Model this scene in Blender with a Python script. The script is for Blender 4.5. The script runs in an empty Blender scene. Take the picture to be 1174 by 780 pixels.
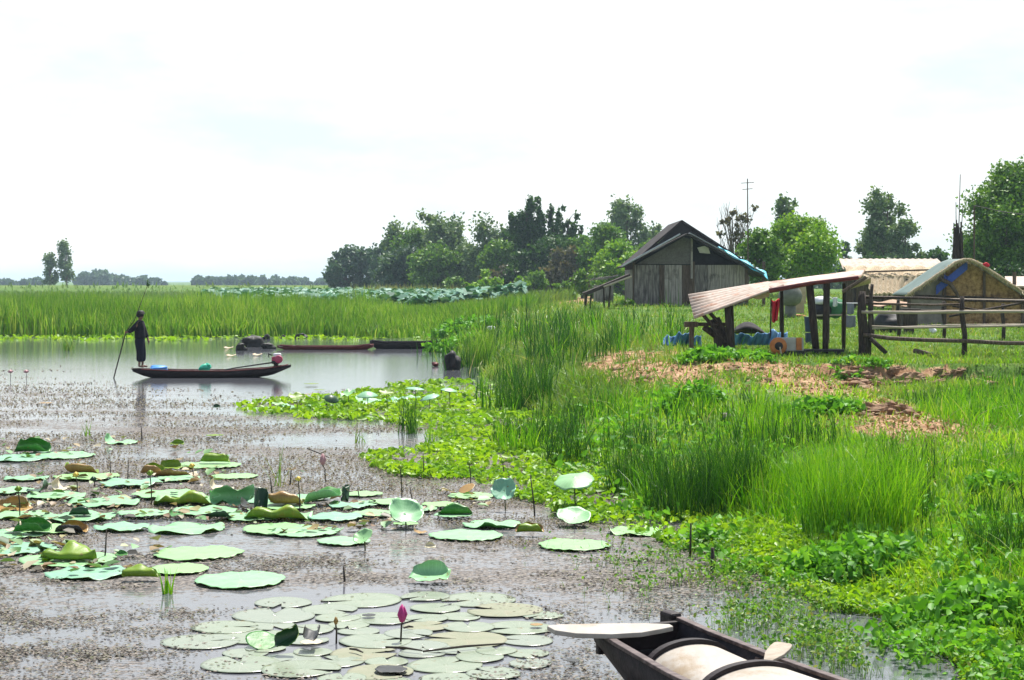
import bpy, bmesh, math, random
import numpy as np
from mathutils import Vector, Matrix
random.seed(7); RNG = np.random.default_rng(7)
S = bpy.context.scene; COL = S.collection
R = math.radians
FPX, CX, HY, CAMZ = 2000.0, 587.0, 322.0, 2.9      # lens in photo pixels, horizon row, eye height

# ------------------------------------------------------------------ terrain
def sstep(a, b, x):
    t = np.clip((np.asarray(x, float)-a)/(b-a), 0, 1); return t*t*(3-2*t)
def _h(ix, iy, seed):
    n = (ix*374761393 + iy*668265263 + seed*1442695041) & 0x7fffffff
    n = ((n ^ (n >> 13))*1274126177) & 0x7fffffff
    n = ((n ^ (n >> 16))*974634551) & 0x7fffffff
    return (n & 0xffff)/65535.0
def vn(x, y, seed=0):
    x = np.asarray(x, float); y = np.asarray(y, float)
    ix = np.floor(x).astype(np.int64); iy = np.floor(y).astype(np.int64)
    fx = x-ix; fy = y-iy; fx = fx*fx*(3-2*fx); fy = fy*fy*(3-2*fy)
    a = _h(ix, iy, seed); b = _h(ix+1, iy, seed); c = _h(ix, iy+1, seed); d = _h(ix+1, iy+1, seed)
    return (a*(1-fx)+b*fx)*(1-fy)+(c*(1-fx)+d*fx)*fy
def fbm(x, y, seed=0, oct=4):
    s = 0; a = 0.5; t = 0
    for k in range(oct):
        s = s+a*vn(np.asarray(x)*2**k, np.asarray(y)*2**k, seed+k*17); t += a; a *= 0.5
    return s/t
SHY = [-30, 8, 12.13, 12.66, 14.57, 16.2, 18.7, 21.5, 26.6, 36.7, 49.2, 69.9, 87.9, 130, 5000]
SHX = [6, 4.2, 3.15, 3.0, 2.57, 2.21, 1.71, 1.25, 0.6, 0.24, -0.9, -2.3, -4.3, -6, -6]
HHY = [-30, 10, 16, 25, 38, 46, 65, 85, 130, 400, 5000]
HHZ = [.5, .45, .5, .68, .86, .93, 1.2, 1.72, 2.0, 1.2, .4]
def shore(y): return np.interp(y, SHY, SHX)
def terr(x, y):
    x = np.asarray(x, float); y = np.asarray(y, float)
    s = x-shore(y)+(fbm(x*0.6, y*0.35, 3, 3)-0.5)*1.6
    h = np.interp(y, HHY, HHZ)
    wide = np.interp(y, [0, 50, 88, 200, 400], [5.5, 5.5, 9, 40, 60])
    z = -0.35+(h+0.35)*sstep(-2.5*wide/5.5, wide, s)
    zl = -0.35+0.5*sstep(84, 91, y+(fbm(x*.15, y*.15, 9, 2)-.5)*6)
    z = np.maximum(z, zl)
    z = z - 0.38*sstep(6.2, 7.6, x)*sstep(25, 33, y)*(1-sstep(40.9, 41.4, y+(fbm(x*.9, y*.2, 5, 3)-.5)*2.2))
    z = z + np.where(z > 0.05, (fbm(x*.8, y*.8, 21, 4)-.5)*0.22*np.clip(z, 0, 1), 0)
    m = np.exp(-(((x-3.9)/2.6)**2+((y-40)/2.2)**2)); z = z+0.26*m*(.6+.8*fbm(x*1.4, y*1.4, 23, 3))
    dyke = np.exp(-((y-345)/9.0)**2)*2.3*sstep(25, -15, x)
    z = z + dyke
    return z
def tz(x, y): return float(terr(np.array([x]), np.array([y]))[0])
def proj(x, y, z): return CX+FPX*x/y, HY-FPX*(z-CAMZ)/y
def P(px, py, Y): return Vector(((px-CX)*Y/FPX, Y, CAMZ-(py-HY)*Y/FPX))
def W(px, py, z=0.0):
    Y = FPX*(CAMZ-z)/(py-HY); return Vector(((px-CX)*Y/FPX, Y, z))
def GX(px, Y):
    x = (px-CX)*Y/FPX; return Vector((x, Y, tz(x, Y)))
def G(px, py):
    Y = np.exp(np.linspace(np.log(9), np.log(400), 4000)); X = (px-CX)*Y/FPX
    ray = CAMZ-(py-HY)*Y/FPX; g = np.maximum(terr(X, Y), 0)
    i = np.argmax(ray <= g); return Vector((X[i], Y[i], float(g[i])))

# ------------------------------------------------------------------ materials
def newmat(name):
    m = bpy.data.materials.new(name); m.use_nodes = True; nt = m.node_tree
    for n in list(nt.nodes): nt.nodes.remove(n)
    out = nt.nodes.new('ShaderNodeOutputMaterial'); return m, nt, out
def ramp(nt, cols, interp='LINEAR'):
    r = nt.nodes.new('ShaderNodeValToRGB'); e = r.color_ramp.elements; r.color_ramp.interpolation = interp
    while len(e) < len(cols): e.new(0.5)
    for i, c in enumerate(cols):
        if len(c) == 2: p, c = c
        else: p = i/(len(cols)-1) if len(cols) > 1 else 0
        e[i].position = p; e[i].color = (*c, 1)
    return r
def mixc(nt, a, b, f, mode='MIX'):
    n = nt.nodes.new('ShaderNodeMix'); n.data_type = 'RGBA'; n.blend_type = mode
    for s, v in ((n.inputs[0], f), (n.inputs[6], a), (n.inputs[7], b)):
        if hasattr(v, 'is_linked') or hasattr(v, 'links'): nt.links.new(v, s)
        elif isinstance(v, (int, float)): s.default_value = v
        else: s.default_value = (*v, 1)
    return n.outputs[2]
def noise(nt, scale, detail=4, rough=.55, vec=None, stretch=None):
    n = nt.nodes.new('ShaderNodeTexNoise'); n.inputs['Scale'].default_value = scale
    n.inputs['Detail'].default_value = detail; n.inputs['Roughness'].default_value = rough
    tc = nt.nodes.new('ShaderNodeNewGeometry').outputs['Position'] if vec is None else vec
    if stretch:
        mp = nt.nodes.new('ShaderNodeMapping'); mp.inputs['Scale'].default_value = stretch
        nt.links.new(tc, mp.inputs['Vector']); tc = mp.outputs[0]
    nt.links.new(tc, n.inputs['Vector']); return n.outputs['Fac']
def leafmat(name, cols, trans=0.35, rough=.5, spec=.3, patch=None, pscale=.3):
    m, nt, out = newmat(name)
    g = nt.nodes.new('ShaderNodeNewGeometry'); r = ramp(nt, cols); nt.links.new(g.outputs['Random Per Island'], r.inputs[0])
    c = r.outputs[0]
    if patch:
        rr = ramp(nt, [(.38, (0, 0, 0)), (.62, (1, 1, 1))]); nt.links.new(noise(nt, pscale, 3), rr.inputs[0])
        c = mixc(nt, c, mixc(nt, c, patch, .65), rr.outputs[0])
    b = nt.nodes.new('ShaderNodeBsdfPrincipled'); nt.links.new(c, b.inputs['Base Color'])
    b.inputs['Roughness'].default_value = rough; b.inputs['Specular IOR Level'].default_value = spec
    t = nt.nodes.new('ShaderNodeBsdfTranslucent')
    tcol = mixc(nt, c, (1.35, 1.25, .5), 1.0, 'MULTIPLY'); nt.links.new(tcol, t.inputs[0])
    mx = nt.nodes.new('ShaderNodeMixShader'); mx.inputs[0].default_value = trans
    nt.links.new(b.outputs[0], mx.inputs[1]); nt.links.new(t.outputs[0], mx.inputs[2]); nt.links.new(mx.outputs[0], out.inputs[0])
    return m
def surf(name, cols, scale=4, rough=.8, spec=.3, stretch=None, bump=0, bscale=None, metal=0, detail=6, stains=None, sscale=1.2):
    m, nt, out = newmat(name)
    tc = nt.nodes.new('ShaderNodeTexCoord').outputs['Object']
    n = noise(nt, scale, detail, .6, tc, stretch); r = ramp(nt, [(.28+.44*i/max(1, len(cols)-1), c) for i, c in enumerate(cols)]); nt.links.new(n, r.inputs[0])
    c = r.outputs[0]
    if stains:
        n2 = noise(nt, sscale, 5, .65, tc); r2 = ramp(nt, [(.52, (0, 0, 0)), (.66, (1, 1, 1))]); nt.links.new(n2, r2.inputs[0])
        c = mixc(nt, c, stains, r2.outputs[0])
    b = nt.nodes.new('ShaderNodeBsdfPrincipled'); nt.links.new(c, b.inputs['Base Color'])
    b.inputs['Roughness'].default_value = rough; b.inputs['Specular IOR Level'].default_value = spec; b.inputs['Metallic'].default_value = metal
    if bump:
        bp = nt.nodes.new('ShaderNodeBump'); bp.inputs['Strength'].default_value = bump; bp.inputs['Distance'].default_value = .02
        nt.links.new(noise(nt, bscale or scale*3, 4, .6, tc, stretch), bp.inputs['Height']); nt.links.new(bp.outputs[0], b.inputs['Normal'])
    nt.links.new(b.outputs[0], out.inputs[0]); return m

M = {}
M['grass'] = leafmat('grass_blades', [(.10, .26, .012), (.20, .42, .018), (.29, .50, .03), (.36, .42, .08)], .45, patch=(.07, .24, .012), pscale=.5)
M['drygrass'] = leafmat('field_grass', [(.11, .24, .025), (.17, .32, .035), (.24, .36, .07), (.32, .30, .12)], .35, patch=(.06, .16, .02), pscale=.35)
M['tall'] = leafmat('tall_grass_blades', [(.05, .19, .006), (.11, .32, .008), (.19, .44, .014), (.29, .50, .03)], .42, rough=.4, patch=(.03, .15, .005), pscale=.8)
M['straw'] = leafmat('straw_stalks', [(.30, .22, .12), (.48, .38, .24), (.60, .52, .38)], .2, rough=.8)
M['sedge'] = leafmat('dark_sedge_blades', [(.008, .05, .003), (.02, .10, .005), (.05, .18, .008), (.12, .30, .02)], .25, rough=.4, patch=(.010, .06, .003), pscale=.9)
M['pale_blade'] = leafmat('pale_blades', [(.16, .30, .05), (.30, .36, .12), (.40, .36, .18)], .35)
M['lime'] = leafmat('lime_water_plants', [(.15, .32, .012), (.23, .43, .016), (.31, .50, .03), (.22, .36, .04)], .4, rough=.45, patch=(.10, .27, .015), pscale=.6)
M['sprout'] = leafmat('water_sprouts', [(.04, .12, .015), (.09, .24, .025), (.16, .34, .05), (.2, .22, .08)], .35)
M['reed'] = leafmat('reed_blades', [(.06, .19, .014), (.12, .29, .02), (.19, .38, .03), (.34, .44, .13), (.16, .34, .03)], .4, patch=(.05, .16, .015), pscale=.12)
M['marsh'] = leafmat('marsh_plants', [(.06, .15, .02), (.11, .24, .03), (.17, .28, .05)], .35, patch=(.14, .19, .06), pscale=.03)
M['lotusfar'] = leafmat('far_lotus_leaves', [(.02, .09, .05), (.04, .15, .085), (.08, .22, .14), (.24, .40, .32)], .15, rough=.6, spec=.25)
M['broad'] = leafmat('broad_leaves', [(.06, .21, .015), (.11, .32, .03), (.19, .42, .06)], .4, rough=.5, spec=.2)
M['debris'] = leafmat('dead_leaf_bits', [(.03, .025, .022), (.095, .082, .072), (.17, .145, .125), (.30, .265, .23), (.13, .14, .07)], .22, rough=.8)
def treemat(name, a, b, c): return leafmat(name, [a, b, c], .27, rough=.5, spec=.3)
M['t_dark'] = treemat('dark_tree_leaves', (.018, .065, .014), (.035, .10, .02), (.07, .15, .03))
M['t_mid'] = treemat('mid_tree_leaves', (.05, .14, .02), (.10, .22, .03), (.17, .30, .05))
M['t_light'] = treemat('light_tree_leaves', (.10, .24, .012), (.17, .35, .02), (.27, .43, .035))
M['t_euc'] = treemat('greygreen_tree_leaves', (.06, .125, .05), (.11, .19, .075), (.18, .26, .12))
M['t_blue'] = treemat('bluegreen_tree_leaves', (.035, .085, .055), (.06, .12, .075), (.09, .16, .09))
M['t_brown'] = treemat('dry_bush_twigs', (.07, .065, .045), (.12, .13, .07), (.15, .13, .09))
M['bark'] = surf('grey_bark', [(.06, .05, .04), (.16, .13, .10)], 3, stretch=(3, 3, .6), bump=.5)
M['twig'] = surf('bare_twigs', [(.10, .085, .07), (.2, .17, .14)], 3)
M['wood'] = surf('weathered_wood', [(.035, .025, .02), (.10, .07, .05), (.19, .14, .11)], 5, stretch=(4, 4, .5), bump=.4)
M['darkwood'] = surf('dark_old_wood', [(.012, .009, .008), (.04, .028, .022), (.09, .065, .05)], 6, stretch=(4, 4, .6), bump=.4)
M['palewood'] = surf('pale_dry_wood', [(.30, .25, .19), (.46, .40, .32)], 6, stretch=(1, 4, 4), bump=.3)
M['wallboard'] = surf('grey_wall_boards', [(.04, .036, .033), (.16, .145, .13), (.34, .31, .28)], 3.0, stretch=(5, 5, .5), bump=.3, stains=(.035, .03, .027), sscale=.7)
M['wallboard2'] = surf('pale_wall_boards', [(.10, .09, .08), (.31, .285, .255), (.46, .42, .35)], 3.0, stretch=(6, 6, .5), bump=.3, stains=(.06, .05, .045), sscale=.8)
M['woven'] = surf('woven_bamboo', [(.09, .083, .075), (.16, .15, .135)], 14, bump=.5, stains=(.08, .07, .06))
M['hutwall'] = surf('brown_matting', [(.11, .055, .02), (.33, .20, .08), (.52, .35, .16)], 7, bump=1, bscale=24, stains=(.09, .05, .022), sscale=2.4)
M['hutgrey'] = surf('grey_matting', [(.16, .14, .12), (.30, .27, .23)], 3, bump=.3)
M['roofdark'] = surf('old_roof_sheet', [(.018, .017, .018), (.05, .045, .045), (.09, .08, .08)], 2, rough=.8, spec=.1, bump=.2, stains=(.035, .024, .02))
M['roofgrey'] = surf('pale_roof_edge', [(.32, .33, .36), (.5, .52, .55)], 3, rough=.5)
M['tin'] = surf('rusty_tin', [(.26, .18, .13), (.42, .34, .28), (.54, .48, .43)], 2.2, rough=.6, spec=.3, stains=(.34, .17, .10), sscale=2.2)
M['rusttin'] = surf('rusted_tin', [(.30, .16, .11), (.50, .36, .29), (.66, .58, .52)], 1.5, rough=.6, stains=(.22, .10, .07), sscale=1.1)
M['thatch'] = surf('straw_thatch', [(.24, .17, .09), (.46, .36, .23), (.62, .52, .38)], 5, stretch=(7, 1, 1), bump=.6, bscale=12)
M['greentarp'] = surf('green_grey_tarp', [(.07, .11, .095), (.12, .17, .15)], 2, rough=.55)
M['whitetrim'] = surf('white_tarp_edge', [(.55, .52, .48), (.8, .78, .74)], 3, rough=.6)
M['bluetarp'] = surf('blue_tarp', [(.02, .05, .30), (.03, .09, .45)], 3, rough=.45)
M['cyantarp'] = surf('cyan_tarp', [(.03, .30, .42), (.06, .45, .58), (.35, .55, .6)], 2, rough=.45)
M['paleblue'] = surf('faded_blue_sheet', [(.03, .10, .22), (.08, .22, .42), (.25, .40, .52)], 2.2, rough=.5)
M['red'] = surf('red_cloth', [(.50, .012, .03), (.72, .03, .06)], 5, rough=.8)
M['orange'] = surf('orange_rust_paint', [(.32, .10, .03), (.52, .20, .06)], 5, rough=.6)
M['greymetal'] = surf('grey_metal', [(.30, .30, .28), (.46, .46, .43)], 4, rough=.5)
M['black'] = surf('black_material', [(.008, .008, .009), (.03, .028, .028)], 6, rough=.6)
M['jar'] = surf('grey_jar_clay', [(.10, .11, .09), (.20, .20, .17)], 4, rough=.6, bump=.3)
M['whitecloth'] = surf('white_cloth', [(.62, .64, .66), (.8, .8, .8)], 4, rough=.9)
M['greycloth'] = surf('grey_cloth', [(.16, .17, .22), (.27, .28, .34)], 4, rough=.9)
M['greencloth'] = surf('green_cloth', [(.03, .12, .05), (.06, .2, .09)], 4, rough=.9)
M['navy'] = surf('dark_blue_plastic', [(.012, .03, .07), (.03, .06, .12)], 4, rough=.4)
M['hull'] = surf('dark_boat_wood', [(.006, .004, .005), (.017, .011, .012), (.038, .025, .027)], 4, rough=.65, stretch=(.6, 3, 3), bump=.3)
M['hullred'] = surf('dark_red_boat_wood', [(.05, .010, .010), (.12, .022, .02), (.16, .04, .035)], 4, rough=.6, stretch=(.6, 3, 3), bump=.2)
M['hullgrey'] = surf('grey_boat_wood', [(.2, .18, .17), (.34, .32, .3)], 4, rough=.6)
M['gunwale'] = surf('worn_gunwale', [(.03, .018, .018), (.08, .055, .05), (.17, .13, .12)], 5, rough=.55, stretch=(1, 4, 4))
M['deckwhite'] = surf('bleached_deck_board', [(.30, .27, .23), (.40, .37, .33)], 3, rough=.6, stretch=(3, 1, 1), bump=.15, stains=(.26, .20, .13), sscale=2.6)
M['floorwood'] = surf('brown_floor_board', [(.22, .13, .075), (.38, .24, .15)], 4, rough=.7, stretch=(3, 1, 1))
M['engine'] = surf('pink_red_engine', [(.30, .02, .06), (.45, .05, .12)], 5, rough=.4, spec=.5)
M['bluebag'] = surf('blue_bag', [(.04, .20, .60), (.10, .32, .75)], 6, rough=.45)
M['greenbag'] = surf('green_bag', [(.02, .32, .20), (.05, .50, .33)], 7, rough=.45, bump=.4)
M['skin'] = surf('skin', [(.16, .085, .055), (.22, .12, .08)], 8, rough=.55)
M['shirt'] = surf('dark_shirt', [(.005, .0045, .008), (.014, .012, .018)], 9, rough=.9)
M['trousers'] = surf('dark_trousers', [(.004, .005, .012), (.010, .011, .022)], 9, rough=.9)
M['hair'] = surf('black_hair', [(.006, .005, .005), (.015, .012, .012)], 20, rough=.6)
M['clump'] = surf('black_wet_clump', [(.006, .006, .006), (.03, .028, .024)], 6, rough=.6, bump=.5)
M['tanscrap'] = surf('tan_dry_leaf', [(.36, .27, .17), (.5, .42, .3)], 5, rough=.8)
M['clay'] = surf('clay_soil', [(.12, .068, .04), (.26, .16, .095), (.40, .28, .18)], 6, rough=.95, bump=.8, stains=(.10, .06, .04), sscale=2.5)
M['bud'] = surf('magenta_bud', [(.30, .02, .12), (.50, .05, .24)], 8, rough=.5)
M['palebud'] = surf('faded_pink_bud', [(.4, .22, .24), (.5, .3, .3)], 8, rough=.5)
M['yellow'] = surf('yellow_pod', [(.55, .38, .05), (.7, .52, .12)], 8, rough=.5)
M['stem'] = surf('green_brown_stem', [(.05, .07, .02), (.12, .12, .05)], 8, rough=.6)
M['darkstem'] = surf('dark_stem', [(.02, .016, .012), (.06, .045, .03)], 8, rough=.6)
def padmat(name, a, b, edge, scale=5, rough=.42, spec=.45, trans=.12, vary=None):
    """leaf skin: soft mottling, radiating veins, brown blotches, each leaf a little different"""
    m, nt, out = newmat(name); tc = nt.nodes.new('ShaderNodeTexCoord').outputs['Object']
    oi = nt.nodes.new('ShaderNodeObjectInfo').outputs['Random']
    r = ramp(nt, [(.35, a), (.65, b)]); nt.links.new(noise(nt, scale, 6, .6, tc), r.inputs[0]); c = r.outputs[0]
    if vary:
        rv = ramp(nt, [(.2, (0, 0, 0)), (1, (.75, .75, .75))]); nt.links.new(oi, rv.inputs[0]); c = mixc(nt, c, vary, rv.outputs[0])
    sp = nt.nodes.new('ShaderNodeSeparateXYZ'); nt.links.new(tc, sp.inputs[0])
    def mth(op, x, y=None):
        n = nt.nodes.new('ShaderNodeMath'); n.operation = op
        for k, v in enumerate((x, y)):
            if v is None: continue
            if isinstance(v, (int, float)): n.inputs[k].default_value = v
            else: nt.links.new(v, n.inputs[k])
        return n.outputs[0]
    ang = mth('ARCTAN2', sp.outputs[1], sp.outputs[0]); ve = mth('ABSOLUTE', mth('SINE', mth('MULTIPLY', ang, 10.5)))
    rvn = ramp(nt, [(0, (.5, .5, .5)), (.16, (0, 0, 0))]); nt.links.new(ve, rvn.inputs[0])
    c = mixc(nt, c, tuple(min(.85, x*1.35+.05) for x in b), rvn.outputs[0])
    r2 = ramp(nt, [(.60, (0, 0, 0)), (.74, (1, 1, 1))]); nt.links.new(noise(nt, scale*.5, 5, .7, tc), r2.inputs[0])
    c = mixc(nt, c, edge, r2.outputs[0])
    gp = nt.nodes.new('ShaderNodeNewGeometry').outputs['Position']
    r3 = ramp(nt, [(.64, (0, 0, 0)), (.69, (.9, .9, .9))]); nt.links.new(noise(nt, 9, 4, .7, gp), r3.inputs[0])
    c = mixc(nt, c, (.20, .15, .05), r3.outputs[0])
    b_ = nt.nodes.new('ShaderNodeBsdfPrincipled'); nt.links.new(c, b_.inputs['Base Color'])
    b_.inputs['Roughness'].default_value = rough; b_.inputs['Specular IOR Level'].default_value = spec
    bp = nt.nodes.new('ShaderNodeBump'); bp.inputs['Strength'].default_value = .5; bp.inputs['Distance'].default_value = .012
    nt.links.new(noise(nt, 7, 4, .6, gp), bp.inputs['Height']); nt.links.new(bp.outputs[0], b_.inputs['Normal'])
    t = nt.nodes.new('ShaderNodeBsdfTranslucent'); nt.links.new(c, t.inputs[0])
    mx = nt.nodes.new('ShaderNodeMixShader'); mx.inputs[0].default_value = trans
    nt.links.new(b_.outputs[0], mx.inputs[1]); nt.links.new(t.outputs[0], mx.inputs[2]); nt.links.new(mx.outputs[0], out.inputs[0]); return m
M['mint'] = padmat('mint_lotus_leaf', (.20, .43, .21), (.28, .52, .29), (.32, .48, .16), vary=(.26, .46, .13))
M['mint2'] = padmat('bluish_lotus_leaf', (.17, .39, .25), (.26, .48, .32), (.28, .44, .18), vary=(.22, .46, .20))
M['under'] = padmat('yellowgreen_leaf_underside', (.16, .30, .02), (.26, .38, .03), (.34, .26, .04), trans=.35)
M['greenleaf'] = padmat('mid_green_leaf', (.04, .20, .03), (.08, .28, .05), (.13, .26, .04), trans=.3)
M['darkleaf'] = padmat('dark_green_leaf', (.010, .045, .015), (.02, .08, .025), (.03, .05, .02), trans=.1)
M['cream'] = padmat('cream_dry_leaf', (.50, .44, .30), (.62, .56, .40), (.40, .28, .12))
M['brownleaf'] = padmat('brown_dry_leaf', (.24, .13, .04), (.38, .24, .06), (.14, .06, .03))
M['blackleaf'] = padmat('black_rotten_leaf', (.008, .008, .006), (.02, .02, .014), (.03, .02, .015), trans=0)
M['lilypad'] = padmat('pale_lily_pad', (.21, .26, .17), (.27, .31, .215), (.25, .25, .18), rough=.25, spec=.7, vary=(.24, .27, .22))
M['lilyold'] = padmat('old_lily_pad', (.22, .24, .16), (.27, .27, .19), (.25, .21, .14), rough=.6, spec=.2)

# ------------------------------------------------------------------ builders
BASE = {}
def tag(o, label=None, cat=None, group=None, kind=None):
    if label: o['label'] = label
    if cat: o['category'] = cat
    if group: o['group'] = group
    if kind: o['kind'] = kind
    return o
def thing(name, label, cat, loc, group=None):
    o = bpy.data.objects.new(name, None); COL.objects.link(o); o.location = loc; BASE[o.name] = Vector(loc)
    o.empty_display_size = .2
    return tag(o, label, cat, group)
class MB:
    def __init__(s): s.v = []; s.f = []
    def add(s, v, f):
        n = len(s.v); s.v += [tuple(p) for p in v]; s.f += [tuple(i+n for i in q) for q in f]; return s
    def box(s, c, d, rot=None):
        vs = [Vector((sx*d[0]/2, sy*d[1]/2, sz*d[2]/2)) for sx in (-1, 1) for sy in (-1, 1) for sz in (-1, 1)]
        if rot is not None: vs = [rot @ v for v in vs]
        vs = [v+Vector(c) for v in vs]
        return s.add(vs, [(0, 1, 3, 2), (4, 6, 7, 5), (0, 4, 5, 1), (2, 3, 7, 6), (0, 2, 6, 4), (1, 5, 7, 3)])
    def tube(s, pts, rad, n=7, cap=True):
        pts = [Vector(p) for p in pts]; k = len(pts)
        if not hasattr(rad, '__len__'): rad = [rad]*k
        vs = []
        for i, p in enumerate(pts):
            d = (pts[min(i+1, k-1)]-pts[max(i-1, 0)])
            d = d.normalized() if d.length > 1e-9 else Vector((0, 0, 1))
            a = d.cross(Vector((0, 0, 1)) if abs(d.z) < .9 else Vector((1, 0, 0))).normalized(); b = d.cross(a)
            for j in range(n):
                t = 2*math.pi*j/n; vs.append(p+(a*math.cos(t)+b*math.sin(t))*rad[i])
        fs = [(i*n+j, i*n+(j+1) % n, (i+1)*n+(j+1) % n, (i+1)*n+j) for i in range(k-1) for j in range(n)]
        if cap: fs += [tuple(range(n-1, -1, -1)), tuple((k-1)*n+j for j in range(n))]
        return s.add(vs, fs)
    def lathe(s, c, prof, n=16, axis=None):
        rot = axis or Matrix.Identity(3); c = Vector(c); vs = []
        for r, z in prof:
            for j in range(n):
                t = 2*math.pi*j/n; vs.append(c+rot @ Vector((r*math.cos(t), r*math.sin(t), z)))
        k = len(prof); fs = [(i*n+j, i*n+(j+1) % n, (i+1)*n+(j+1) % n, (i+1)*n+j) for i in range(k-1) for j in range(n)]
        fs += [tuple(range(n-1, -1, -1)), tuple((k-1)*n+j for j in range(n))]
        return s.add(vs, fs)
    def grid(s, fn, nu, nv):
        vs = [fn(i/nu, j/nv) for i in range(nu+1) for j in range(nv+1)]; w = nv+1
        return s.add(vs, [(i*w+j, (i+1)*w+j, (i+1)*w+j+1, i*w+j+1) for i in range(nu) for j in range(nv)])
    def blob(s, c, r, seed=0, amp=.2, nu=12, nv=8):
        rnd = random.Random(seed); ph = [rnd.uniform(0, 6.28) for _ in range(6)]; c = Vector(c); vs = []
        for i in range(nv+1):
            th = math.pi*i/nv
            for j in range(nu):
                a = 2*math.pi*j/nu
                k = 1+amp*(math.sin(2*a+ph[0]+2*th)+.6*math.sin(3*a+ph[1])*math.sin(th)+.5*math.sin(5*th+ph[2]+a))*.5*math.sin(th)
                vs.append(c+Vector((r[0]*k*math.sin(th)*math.cos(a), r[1]*k*math.sin(th)*math.sin(a), r[2]*k*math.cos(th))))
        fs = [(i*nu+j, (i+1)*nu+j, (i+1)*nu+(j+1) % nu, i*nu+(j+1) % nu) for i in range(nv) for j in range(nu)]
        return s.add(vs, fs)
    def build(s, name, mat, parent=None, loc=None, smooth=False, thick=0, mat2=None, bevel=0, kind=None):
        b = Vector((0, 0, 0))
        if parent is not None: b = BASE[parent.name]
        elif loc is not None: b = Vector(loc)
        me = bpy.data.meshes.new(name); me.from_pydata([(v[0]-b.x, v[1]-b.y, v[2]-b.z) for v in s.v], [], s.f)
        me.materials.append(M[mat])
        if mat2: me.materials.append(M[mat2])
        if smooth: me.polygons.foreach_set('use_smooth', [True]*len(me.polygons))
        me.update(); o = bpy.data.objects.new(name, me); COL.objects.link(o)
        if parent is not None: o.parent = parent
        else: o.location = b
        BASE[o.name] = b
        if thick:
            md = o.modifiers.new('thickness', 'SOLIDIFY'); md.thickness = thick; md.offset = -1
            if mat2: md.material_offset = 1; md.material_offset_rim = 1
        if bevel:
            md = o.modifiers.new('bevel', 'BEVEL'); md.width = bevel; md.segments = 2; md.limit_method = 'ANGLE'
        if kind: o['kind'] = kind
        return o
def npmesh(name, V, F, mat, parent=None, attrs=None, smooth=False):
    V = np.asarray(V, np.float32).reshape(-1, 3); F = np.asarray(F, np.int32); k = F.shape[1]
    b = BASE[parent.name] if parent is not None else Vector((0, 0, 0))
    V = V-np.array([b.x, b.y, b.z], np.float32)
    me = bpy.data.meshes.new(name); me.vertices.add(len(V)); me.vertices.foreach_set('co', V.ravel())
    me.loops.add(F.size); me.loops.foreach_set('vertex_index', F.ravel())
    me.polygons.add(len(F)); me.polygons.foreach_set('loop_start', np.arange(0, F.size, k, dtype=np.int32))
    me.polygons.foreach_set('loop_total', np.full(len(F), k, np.int32))
    if smooth: me.polygons.foreach_set('use_smooth', np.ones(len(F), bool))
    me.materials.append(M[mat] if isinstance(mat, str) else mat)
    for an, av in (attrs or {}).items():
        a = me.attributes.new(an, 'FLOAT', 'POINT'); a.data.foreach_set('value', np.asarray(av, np.float32))
    me.update(calc_edges=True); me.validate(); o = bpy.data.objects.new(name, me); COL.objects.link(o); BASE[o.name] = b
    if parent is not None: o.parent = parent
    return o
def blades(Pt, h, w, lean=.25, bend=.35, segs=3, rng=RNG):
    n = len(Pt); w = np.full(n, 1.0)*w; h = np.full(n, 1.0)*h; az = rng.uniform(0, 2*np.pi, n); ld = rng.uniform(0, 2*np.pi, n)
    la = rng.normal(0, lean, n); bd = rng.normal(0, 1, n)*bend
    d = np.stack([np.cos(ld), np.sin(ld), np.zeros(n)], 1); side = np.stack([np.cos(az), np.sin(az), np.zeros(n)], 1)
    V = np.zeros((n, segs+1, 2, 3))
    for k in range(segs+1):
        t = k/segs; off = (np.abs(la)*t+np.abs(bd)*t*t)
        zz = t*(1-.35*np.minimum(np.abs(bd), 1.2)*t)
        c = Pt+d*(off*h)[:, None]+np.array([0, 0, 1])*(zz*h)[:, None]
        ww = (w*(1-t**1.5)*.5+w*.04)[:, None]
        V[:, k, 0] = c-side*ww; V[:, k, 1] = c+side*ww
    b = (np.arange(n)*(segs+1)*2)[:, None]
    F = np.concatenate([np.stack([b[:, 0]+2*k, b[:, 0]+2*k+1, b[:, 0]+2*k+3, b[:, 0]+2*k+2], 1) for k in range(segs)], 0)
    return V.reshape(-1, 3), F
def quads(C, size, flat=0.0, aspect=1.6, rng=RNG, up=None):
    """leaf-sized quads with random orientation; flat=1 lies level"""
    n = len(C); nrm = rng.normal(0, 1, (n, 3)); nrm /= np.linalg.norm(nrm, axis=1)[:, None]
    nrm = nrm*(1-flat)+np.array([0, 0, 1])*flat; nrm /= np.linalg.norm(nrm, axis=1)[:, None]+1e-9
    r = rng.normal(0, 1, (n, 3)); a = np.cross(nrm, r); a /= np.linalg.norm(a, axis=1)[:, None]+1e-9; b = np.cross(nrm, a)
    s = (size*rng.uniform(.6, 1.3, n))[:, None]*.5
    V = np.stack([C-a*s*aspect, C-b*s, C+a*s*aspect, C+b*s], 1)
    return V.reshape(-1, 3), np.arange(4*n).reshape(n, 4)
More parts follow.
